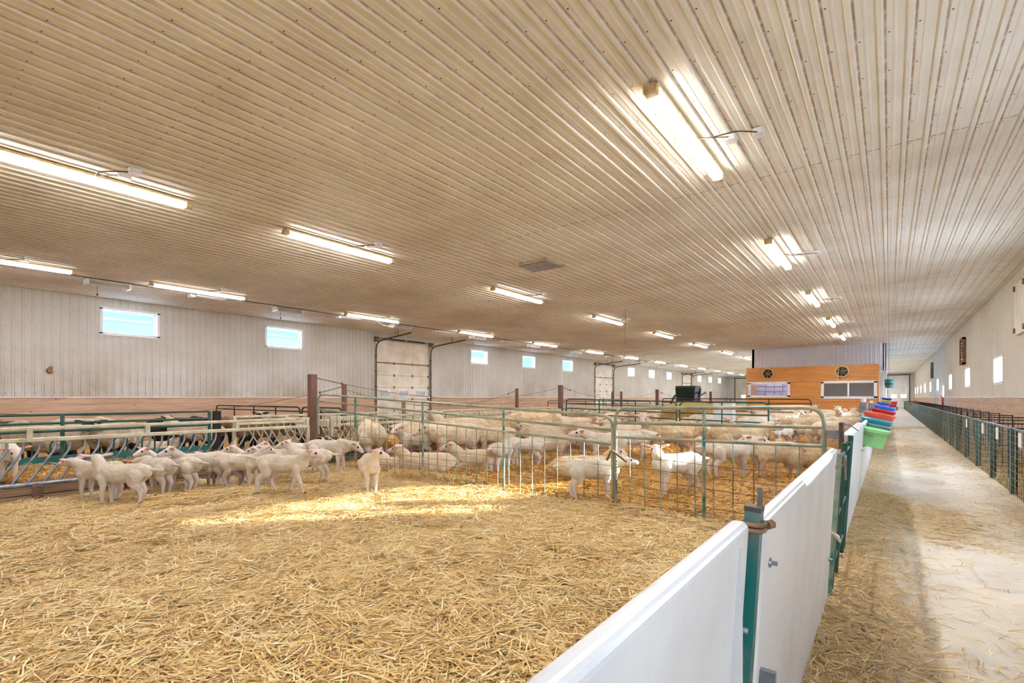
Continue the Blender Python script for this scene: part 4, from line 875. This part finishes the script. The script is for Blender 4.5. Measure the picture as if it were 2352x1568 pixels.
for K in ('ewe', 'lamb'):
    E = K == 'ewe'
    POSES[(K, 'stand')] = dict(neck=(42, 0), head=(-22, 0), legs=(4, -5, -5, 6))
    POSES[(K, 'up')] = dict(neck=(58, 0), head=(-18, 15), legs=(-3, 4, 5, -4), seed=1)
    POSES[(K, 'walk')] = dict(neck=(30, 0), head=(-20, 0), legs=(-20, 18, 18, -16), seed=2, tail=-15 if not E else 60)
    POSES[(K, 'low')] = dict(neck=(-8, 0), head=(-42, 0), legs=(6, 0, -8, 5), seed=3)
    POSES[(K, 'graze')] = dict(neck=(-48, 8), head=(-62, 8), legs=(10, 0, -10, 4), seed=4)
    POSES[(K, 'level')] = dict(neck=(18, 0), head=(-12, 0), legs=(3, -4, -4, 3), seed=5)
    POSES[(K, 'lookL')] = dict(neck=(46, 28), head=(-20, 62), legs=(2, -3, -6, 5), seed=6)
    POSES[(K, 'lookR')] = dict(neck=(46, -28), head=(-20, -62), legs=(2, -3, -6, 5), seed=7)
    POSES[(K, 'lie')] = dict(neck=(45, 0), head=(-18, 0), lie=True, fat=1.12, seed=8)
    POSES[(K, 'lieL')] = dict(neck=(40, 35), head=(-25, 55), lie=True, fat=1.12, seed=9)
    POSES[(K, 'fatlow')] = dict(neck=(4, 0), head=(-30, 0), legs=(5, 2, -6, -3), fat=1.12, seed=10)
BH = {'ewe': .775, 'lamb': .495}
def sheep(px, py, kind, pose, sk, head, label, s=1.0, group=None, top=False, X=None, d=None):
    """head: facing in the photo, degrees: 0 right, 90 away, 180 left, 270 towards us"""
    if d is not None: p = atd(px, HY, d); p.z = .015
    elif X is not None: p = Vector((px, py, .02))
    else: p = at(px, py, BH[kind]*s) if top else at(px, py, .02)
    o = bpy.data.objects.new('lamb' if kind == 'lamb' else 'sheep', sheep_mesh((kind, pose), sk)); COL.objects.link(o)
    gz = ground_h(p.x, p.y) if -8.95 < p.x < -.35 else .01
    if -10.95 < p.x < -9.05: gz = .2
    o.location = (p.x, p.y, gz-.004); o.scale = (s, s, s); o.rotation_euler.z = math.radians(head)+YAW
    return tag(o, label, 'lamb' if kind == 'lamb' else 'sheep', group)
GL = 'lambs in the near straw pen'; GE = 'ewes and lambs behind the wire gates'; GB = 'ewes in the left pen'
# near lambs
sheep(278, 1158, 'lamb', 'lookR', 'lamb', 183, 'front lamb of the left cluster standing broadside with its head turned back', 1.10, GL)
sheep(228, 1150, 'lamb', 'level', 'lamb', 176, 'lamb reaching its nose into the near feeder at the far left of the cluster', 1.08, GL)
sheep(356, 1137, 'lamb', 'low', 'lamb', 158, 'lamb turned away just behind the front broadside lamb', 1.08, GL)
sheep(412, 1130, 'lamb', 'low', 'lamb', 168, 'beige lamb with its rump beside the lamb facing us', 1.05, GL)
sheep(392, 1121, 'lamb', 'lookL', 'lamb', 188, 'lamb behind the beige one showing a white face and pink ears', 1.05, GL)
sheep(462, 1124, 'lamb', 'stand', 'lamb', 222, 'lamb facing us with white face in the middle of the left cluster', 1.10, GL)
sheep(513, 1120, 'lamb', 'level', 'grey', 186, 'greyish lamb with a dark ear lowering its head', 1.05, GL)
sheep(556, 1121, 'lamb', 'lookL', 'lamb', 352, 'pale lamb left of the walking lamb with its head among others', 1.08, GL)
sheep(592, 1108, 'lamb', 'stand', 'lamb', 196, 'lamb at the back of the cluster with one pink ear raised', 1.08, GL)
sheep(640, 1112, 'lamb', 'stand', 'lamb', 205, 'lamb behind the walking one with a bright white face looking left', 1.05, GL)
sheep(655, 1097, 'lamb', 'up', 'lamb', 200, 'lamb farthest back against the feeder with only head showing', 1.02, GL)
sheep(708, 1112, 'lamb', 'up', 'lamb', 178, 'lamb facing left with red-pink ears and its rump toward the lone lamb', 1.10, GL)
sheep(652, 1136, 'lamb', 'walk', 'lamb', 0, 'walking lamb stepping right in front of the cluster with thin ribs showing', 1.12, GL)
sheep(757, 1087, 'lamb', 'low', 'lamb', 0, 'lamb sniffing along the foot of the wire gate', 1.22, GL)
sheep(700, 1086, 'lamb', 'stand', 'grey', 12, 'lamb with grey-brown head looking over the gate-sniffing lamb', 1.12, GL)
sheep(850, 1130, 'lamb', 'lookL', 'lamb', 292, 'lone white lamb standing apart in the sunlit straw', 1.12, GL)
# near part of the ewe pen
sheep(978, 1090, 'ewe', 'lie', 'ewe', 172, 'big ewe lying behind the wire gate with her head turned left', .92, GE)
sheep(886, 1081, 'ewe', 'lie', 'ewe', 355, 'ewe lying low behind the lone lamb', .62, GE)
sheep(850, 1063, 'ewe', 'low', 'ewe', 118, 'ewe seen from behind with pink udder near the brown post', 1.12, GE)
sheep(902, 1064, 'lamb', 'low', 'tan', 96, 'golden tan lamb seen from behind beside the ewe with the udder', 1.25, GE)
sheep(955, 1060, 'lamb', 'lookL', 'lamb', 190, 'lamb looking straight at us with grey face above the lying ewe', 1.28, GE)
sheep(975, 1056, 'ewe', 'low', 'ewe', 186, 'ewe standing behind the grey-faced lamb', 1.1, GE)
sheep(1042, 1060, 'ewe', 'fatlow', 'ewe', 205, 'ewe with white lowered face pointing left behind the gate', 1.05, GE)
sheep(1056, 1045, 'ewe', 'lookR', 'ewe', 192, 'ewe behind the white-faced one with head raised', 1.14, GE)
sheep(1122, 1040, 'ewe', 'low', 'ewe2', 12, 'tan ewe rump toward the left feeders with a dark patch', 1.14, GE)
sheep(1135, 1048, 'ewe', 'fatlow', 'ewe', 188, 'pale ewe with face lowered above the second lying ewe', .88, GE)
sheep(1100, 1078, 'ewe', 'lie', 'ewe', 178, 'second lying ewe with white cheek looking left', .95, GE)
sheep(1152, 1085, 'lamb', 'low', 'lamb', 62, 'lamb seen from behind at the gate upright', 1.15, GE)
sheep(1206, 1072, 'lamb', 'low', 'lamb', 176, 'pale lamb right of the gate upright with dirty legs', 1.18, GE)
sheep(1215, 1030, 'ewe', 'low', 'ewe', 172, 'shorn-looking ewe with pink skin in mid pen', .95, GE)
sheep(1222, 1019, 'ewe', 'low', 'ewe2', 186, 'tall ewe with high rump standing out above the others', 1.18, GE)
sheep(1250, 1046, 'ewe', 'level', 'ewe', 5, 'ewe with bright white face pointing right', .92, GE)
sheep(1262, 1066, 'ewe', 'low', 'ewe', 12, 'ewe standing broadside behind thin green rods', .80, GE)
sheep(1322, 1062, 'lamb', 'lookR', 'lamb', 330, 'small lamb head showing between two ewes', 1.1, GE)
sheep(1342, 1103, 'ewe', 'lie', 'ewe2', 10, 'ewe lying behind the lamb that stands at the gate joint', .95, GE)
sheep(1362, 1152, 'lamb', 'level', 'lamb', 358, 'woolly lamb standing broadside behind the gate joint and chain', 1.12, GE)
sheep(1392, 1070, 'lamb', 'level', 'lamb', 182, 'pale lamb facing left behind the gate joint', 1.38, GE)
sheep(1365, 1014, 'ewe', 'up', 'ewe', 268, 'narrow sheep facing us with raised white head in mid pen', .88, GE)
sheep(1320, 1016, 'ewe', 'lookR', 'ewe', 182, 'ewe broadside with head turned back left of the facing sheep', 1.0, GE)
sheep(1402, 1018, 'ewe', 'level', 'ewe', 228, 'ewe with black eye looking toward us right of the facing sheep', .95, GE)
sheep(1432, 1040, 'ewe', 'low', 'ewe', 10, 'ewe half hidden by the gate joint upright', .92, GE)
sheep(1530, 1052, 'ewe', 'lookL', 'ewe2', 186, 'large tan ewe facing us with ears spread behind the white lamb', 1.08, GE)
sheep(1452, 1060, 'lamb', 'low', 'lamb', 0, 'lamb bending down left of the large tan ewe', 1.35, GE)
sheep(1552, 1142, 'lamb', 'lookL', 'white', 200, 'white lamb with orange-pink ears looking at us through the short gate', 1.22, GE)
sheep(1614, 1084, 'lamb', 'low', 'lamb', 84, 'lamb seen from behind at the middle upright of the short gate', 1.22, GE)
sheep(1598, 1042, 'ewe', 'low', 'ewe2', 98, 'tan ewe seen from behind near the middle upright', .98, GE)
sheep(1700, 1066, 'ewe', 'level', 'ewe2', 4, 'biggest ewe standing broadside behind the short gate', 1.08, GE)
sheep(1678, 1100, 'lamb', 'level', 'lamb', 8, 'lamb nuzzling under the broadside ewe', 1.35, GE)
sheep(1778, 1098, 'ewe', 'stand', 'ewe', 176, 'ewe with white face turned left close behind the short gate', .80, GE)
sheep(1862, 1078, 'ewe', 'lie', 'ewe2', 176, 'tan ewe lying against the white panel', 1.0, GE)
sheep(1912, 1030, 'ewe', 'low', 'ewe', 4, 'ewe partly behind the gate latch', .95, GE)
sheep(1625, 1006, 'ewe', 'level', 'white', 0, 'sunlit curly white ewe looking right', 1.05, GE)
sheep(1738, 1012, 'ewe', 'low', 'white', 358, 'sunlit ewe with white back bending down right of the curly ewe', .98, GE)
sheep(1842, 1020, 'ewe', 'low', 'ewe2', 2, 'tan ewe with an orange ear near the rounded gate corner', 1.0, GE)
sheep(1796, 1026, 'lamb', 'lookL', 'white', 200, 'small white lamb with pink ears in the sun', 1.1, GE)
sheep(1842, 1022, 'lamb', 'graze', 'white', 120, 'small white lamb with its rump up in the sun', 1.15, GE)
sheep(1800, 996, 'ewe', 'stand', 'ewe', 2, 'ewe with a grey face looking right in front of the office', 1.0, GE)
sheep(1936, 1016, 'ewe', 'low', 'ewe', 178, 'ewe looking over the third white panel', 1.0, GE)
sheep(1480, 1000, 'ewe', 'up', 'ewe', 178, 'ewe with raised head just right of the gate joint top', 1.0, GE)
sheep(1555, 1012, 'ewe', 'low', 'ewe', 4, 'ewe with a dark ear under the short gate top rail', .95, GE)
sheep(1275, 1012, 'ewe', 'low', 'ewe', 175, 'ewe far back before the brown post at the dark green gates', 1.0, GE)
sheep(1165, 1035, 'ewe', 'low', 'ewe', 25, 'ewe hidden behind the gate upright in the left half', .95, GE)
sheep(1690, 1035, 'lamb', 'low', 'lamb', 180, 'pale lamb between the biggest ewe and the sunlit ewes', 1.2, GE)
sheep(1655, 1020, 'ewe', 'up', 'ewe', 275, 'ewe with a narrow white face looking toward us over the biggest ewe', .85, GE)
sheep(1340, 1035, 'ewe', 'low', 'ewe', 5, 'low pale ewe in mid pen below the broadside ewe', .85, GE)
# far herd
rnd = random.Random(3)
FAR = [(1905, 986), (1930, 985), (1956, 984), (1880, 992), (1945, 996), (1860, 984), (1830, 980), (1790, 978), (1750, 984), (1700, 986), (1660, 984), (1610, 986), (1570, 984), (1520, 984), (1455, 990), (1490, 983), (1640, 976), (1720, 974), (1675, 970), (1760, 970), (1810, 975), (1855, 975), (1900, 977), (1540, 978), (1420, 994), (1380, 998)]
for i, (x, y) in enumerate(FAR):
    sheep(x, y, 'ewe', rnd.choice(['stand', 'low', 'level', 'up', 'lookL']), rnd.choice(['ewe', 'ewe', 'ewe2']), rnd.choice([0, 180, 20, 200, 160, 340]), 'small distant cream ewe in the crowd at the back of the pens', rnd.uniform(.95, 1.05), 'distant ewes at the back')
# left pen
sheep(95, 0, 'ewe', 'low', 'black', 182, 'large pale ewe broadside behind the teal hoop feeder', 1.2, GB, d=9.1)
sheep(190, 0, 'ewe', 'low', 'black', 4, 'pale ewe right of the large broadside one behind the hoop feeder', 1.2, GB, d=10.9)
sheep(262, 0, 'ewe', 'level', 'black', 282, 'black-faced ewe eating through the hoop feeder', 1.2, GB, d=9.9)
sheep(348, 0, 'ewe', 'lie', 'black', 8, 'ewe lying behind the right half of the hoop feeder', 1.0, GB, d=10.9)
sheep(410, 0, 'ewe', 'low', 'dark', 20, 'black-fleeced sheep behind the hoop feeder near its end post', 1.15, GB, d=12.2)
sheep(15, 0, 'ewe', 'low', 'dark', 170, 'black-fleeced sheep at the left picture edge', 1.2, GB, d=9.6)
sheep(445, 0, 'ewe', 'stand', 'black', 190, 'pale ewe near the end post of the hoop feeder', 1.05, GB, d=12.0)
sheep(545, 0, 'ewe', 'low', 'brown', 176, 'brown-fleeced sheep behind the first left feeder, leftmost of three', 1.1, GB, d=13.2)
sheep(600, 0, 'ewe', 'low', 'brown', 10, 'brown-fleeced sheep behind the first left feeder, middle of three', 1.12, GB, d=12.6)
sheep(655, 0, 'ewe', 'lookL', 'black', 200, 'pale black-faced sheep behind the first left feeder, rightmost of three', 1.1, GB, d=13.4)
sheep(745, 0, 'ewe', 'low', 'ewe', 10, 'cream sheep seen between the two nearest brown posts', 1.0, GB, d=13.6)
sheep(818, 0, 'ewe', 'low', 'ewe2', 170, 'tan sheep behind the feeder bars right of the second brown post', 1.0, GB, d=15.5)
sheep(880, 0, 'ewe', 'stand', 'brown', 180, 'brown sheep below the first overhead door', 1.0, GB, d=17)
sheep(8, 0, 'lamb', 'low', 'white', 330, 'white lamb inside the feed lane at the left picture edge', 1.15, GB, d=7.0)
# ------------------------------------------------------------------ daylight
w = bpy.data.worlds.new('sky'); SC.world = w; w.use_nodes = True; nt = w.node_tree; L = nt.links.new; bg = nt.nodes['Background']
tc = N(nt, 'ShaderNodeTexCoord'); sp = N(nt, 'ShaderNodeSeparateXYZ'); L(tc.outputs['Generated'], sp.inputs[0])
r = N(nt, 'ShaderNodeValToRGB'); e = r.color_ramp.elements; e[0].position = .25; e[1].position = .8      # clear cyan sky opposite the sun, white glare on the sun's side
e[0].color = (.19, .38, .43, 1); e[1].color = (11, 12.5, 14.5, 1)
mp = N(nt, 'ShaderNodeMapRange', inp={1: -1, 2: 1}); L(sp.outputs[0], mp.inputs[0]); L(mp.outputs[0], r.inputs[0]); L(r.outputs[0], bg.inputs[0]); bg.inputs[1].default_value = 1.0
s = bpy.data.lights.new('sun', 'SUN'); so = bpy.data.objects.new('sun', s); COL.objects.link(so); s.energy = 16; s.angle = math.radians(.8); s.color = (1, .93, .82)
so.rotation_euler = Vector((-.68, -.73, -.193)).to_track_quat('-Z', 'Y').to_euler()
